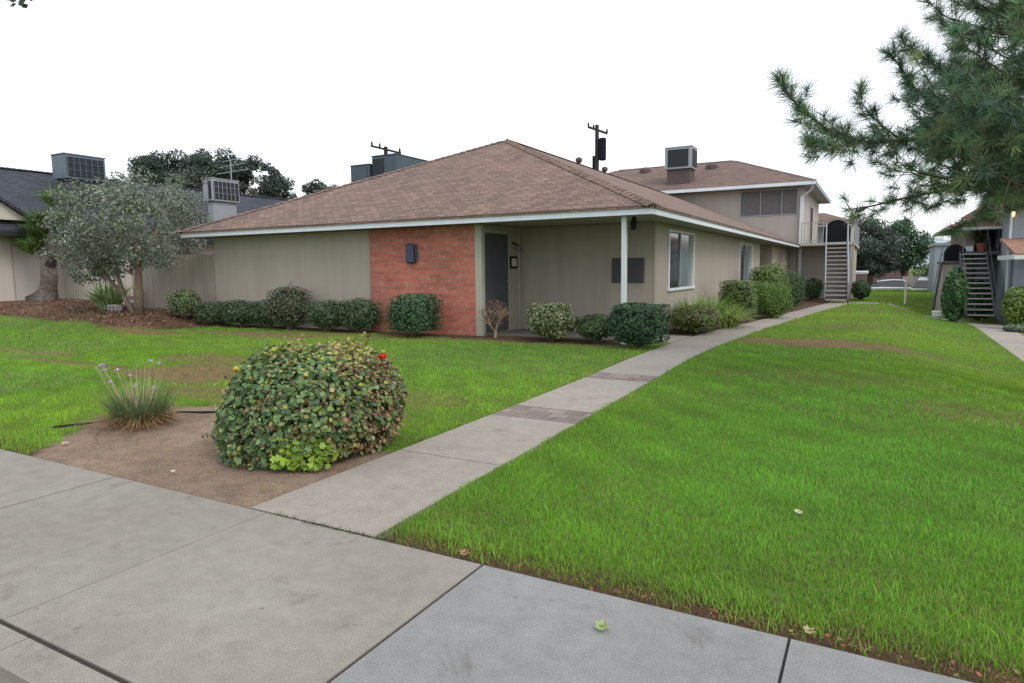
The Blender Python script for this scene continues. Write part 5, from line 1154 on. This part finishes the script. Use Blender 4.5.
# street tree whose twig tip hangs into the top left corner
def twig():
    x,y=-5.6,-0.6; S=empty('street_tree',(x,y,-0.1),'dark leaf tips of an overhanging branch in the top left corner','tree')
    t=at(18,-6,4.6); mb=MB(); mb.tube([(x,y,-0.1),(x,y,2.2),(x+0.1,y+0.1,4.2)],[0.14,0.11,0.05],8); mb.tube([(x,y,2.4),tuple(Vector((x,y,2.4)).lerp(t,0.5)+Vector((0,0,0.7))),tuple(t+Vector((0,0,0.12))),tuple(t+Vector((0.0,0.0,0.03)))],[0.06,0.03,0.01,0.004],6)
    mb.build('trunk',M['bark'],S,smooth=True)
    lb=LB(); pts=[at(12,0,4.6),at(13,5,4.6),at(22,1,4.62),at(25,6,4.62),at(21,4,4.6),at(31,-1,4.6),at(8,-1,4.6)]
    P_=np.array([tuple(q) for q in pts]); n=len(P_); lb.leaves(P_,np.tile(np.array(-fwd),(n,1))+RNG.normal(size=(n,3))*0.3,0.06,jitcol(n,[(0.03,0.05,0.03)]),'diamond',up=np.tile(np.array([1.0,0.3,0.1]),(n,1)))
    n=1500; d=norm(RNG.normal(size=(n,3))); P_=np.array([x-0.2,y-0.2,4.4])+d*RNG.uniform(0.4,1,(n,1))*[1.3,1.2,1.0]; lb.leaves(P_,RNG.normal(size=(n,3)),0.07,jitcol(n,[(0.04,0.07,0.035)]),'diamond')
    lb.build('crown',M['leaf'],S,(x,y,-0.1))
twig()

# ------------------------------------------------------------------ small things
def single_leaf(x,y,label,col,s,shape='ivy',tilt=0.15):
    z=G(x,y)+0.02; lb=LB(); P_=np.array([[x,y,z+s*0.12],[x+s*0.1,y+s*0.05,z+s*0.2]]); lb.leaves(P_,np.array([[tilt,-tilt,1],[-0.4,0.2,1]]),np.array([s,s*0.6]),np.array([col,np.array(col)*0.85]),shape,cup=0.5)
    o=lb.build('fallen_leaf',M['leaf'],None,(x,y,z)); tag(o,label,'leaf','fallen leaves on the concrete and dirt')
single_leaf(-0.935,2.44,'pale green fallen leaf on the grey sidewalk near the grass edge',(0.33,0.42,0.16),0.065)
single_leaf(-0.395,2.20,'curled tan leaf on the grey sidewalk slab at the bottom',(0.45,0.33,0.20),0.05)
single_leaf(-0.18,2.80,'yellowish tan leaf caught at the lawn edge by the sidewalk joint',(0.42,0.36,0.18),0.05)
single_leaf(-1.83,2.78,'pinkish brown leaf at the corner of lawn and sidewalk',(0.40,0.22,0.15),0.055)
single_leaf(-4.55,2.98,'small white scrap of leaf on the bare dirt',(0.62,0.55,0.48),0.035,'round')
single_leaf(-6.15,3.05,'pale leaf on the dirt near the flowering clump',(0.55,0.42,0.32),0.06,'round')
single_leaf(-5.75,4.55,'pale rounded leaf on the dirt edge beside the hose',(0.58,0.42,0.26),0.06,'round')
single_leaf(-0.35,4.15,'pale tan leaf lying in the grass',(0.55,0.48,0.33),0.05,'round')
# black irrigation hose at the dirt edge
mb=MB(); pts=[(-6.95,3.35),(-6.75,3.65),(-6.62,3.85),(-6.5,4.05),(-6.35,4.30),(-6.1,4.45),(-5.8,4.62),(-5.4,4.75),(-5.0,4.85)]
mb.tube([(a,b,G(a,b)+0.018+0.006*math.sin(i*2)) for i,(a,b) in enumerate(pts)],0.011,8); tag(mb.build('irrigation_hose',M['black'],smooth=True),'thin black hose along the back edge of the dirt patch','hose')
mb=MB(); mb.tube([(1.2,35.7,-0.3),(1.2,35.7,0.72)],0.05,10); mb.tube([(1.2,35.7,0.72),(1.2,35.7,0.76)],0.07,10); tag(mb.build('marker_post',plain('cream_paint',(0.62,0.56,0.42),0.6)),'short cream post standing in the far lawn','post')
mb=MB().box(1.95,2.4,30.2,30.6,-0.5,-0.28,0.02); tag(mb.build('utility_box',M['white']),'low white box on the lawn near the vine','utility box')
# pot plants on landing right
S=empty('potted_plant',(3.98,35.6,2.05),'red clay pot with a leafy plant on the right landing','potted plant')
mb=MB(); mb.tube([(3.98,35.6,2.052),(3.98,35.6,2.36),(3.98,35.6,2.37),(3.98,35.6,2.42)],[0.13,0.19,0.21,0.21],14); mb.build('pot',M['terracotta'],S)
lb=LB(); n=260; P_=np.array([3.92,35.6,2.72])+norm(RNG.normal(size=(n,3)))*RNG.uniform(0.2,1,(n,1))*[0.36,0.3,0.32]; lb.leaves(P_,RNG.normal(size=(n,3)),0.11,jitcol(n,[(0.06,0.10,0.04),(0.10,0.13,0.05)]),'oval'); lb.build('foliage',M['leaf'],S,(3.98,35.6,2.05))
S=empty('planter',(3.5,35.3,2.05),'white square planter beside the red pot','planter'); MB().box(3.36,3.62,34.95,35.15,2.052,2.30,0.02).build('tub',M['white'],S)
# twig on the dirt
mb=MB(); mb.tube([(-6.35,3.45,0.03),(-6.15,3.30,0.035),(-5.95,3.22,0.03)],[0.006,0.005,0.003],6); tag(mb.build('dry_twig',M['bark_tan']),'dry tan twig on the dirt before the flowering clump','twig')

# ------------------------------------------------------------------ light
W=bpy.data.worlds.new('World'); scene.world=W; W.use_nodes=True; nt=W.node_tree; nt.nodes.clear()
out=nt.nodes.new('ShaderNodeOutputWorld'); sky=nt.nodes.new('ShaderNodeTexSky'); sky.sky_type='NISHITA'; sky.sun_disc=False
SE,SR=rad(48),rad(115)
sky.sun_elevation=SE; sky.sun_rotation=SR; sky.air_density=1.0; sky.dust_density=3.0
b1=nt.nodes.new('ShaderNodeBackground'); b1.inputs[1].default_value=0.05; nt.links.new(sky.outputs[0],b1.inputs[0])
b2=nt.nodes.new('ShaderNodeBackground'); b2.inputs[1].default_value=0.84
tc=nt.nodes.new('ShaderNodeTexCoord'); nz=nt.nodes.new('ShaderNodeTexNoise'); nz.inputs['Scale'].default_value=1.2; nz.inputs['Detail'].default_value=3; nt.links.new(tc.outputs['Generated'],nz.inputs['Vector'])
rp=nt.nodes.new('ShaderNodeValToRGB'); rp.color_ramp.elements[0].color=(0.93,0.98,1.0,1); rp.color_ramp.elements[1].color=(1,1,1,1); rp.color_ramp.elements[0].position=0.35; rp.color_ramp.elements[1].position=0.65
nt.links.new(nz.outputs['Fac'],rp.inputs[0]); nt.links.new(rp.outputs[0],b2.inputs[0])
ad=nt.nodes.new('ShaderNodeAddShader'); nt.links.new(b1.outputs[0],ad.inputs[0]); nt.links.new(b2.outputs[0],ad.inputs[1]); nt.links.new(ad.outputs[0],out.inputs[0])
sl=bpy.data.lights.new('sun','SUN'); sl.energy=0.9; sl.angle=rad(25); sl.color=(1,0.95,0.88); so=bpy.data.objects.new('sun',sl); COL.objects.link(so)
sd=Vector((math.sin(SR)*math.cos(SE),math.cos(SR)*math.cos(SE),math.sin(SE))); so.rotation_euler=sd.to_track_quat('Z','Y').to_euler()
vs_=scene.view_settings; vs_.view_transform='Standard'; vs_.look='None'; vs_.gamma=1; vs_.exposure=0.40; vs_.use_curve_mapping=False
scene.render.engine='CYCLES'; scene.render.resolution_x=1024; scene.render.resolution_y=683
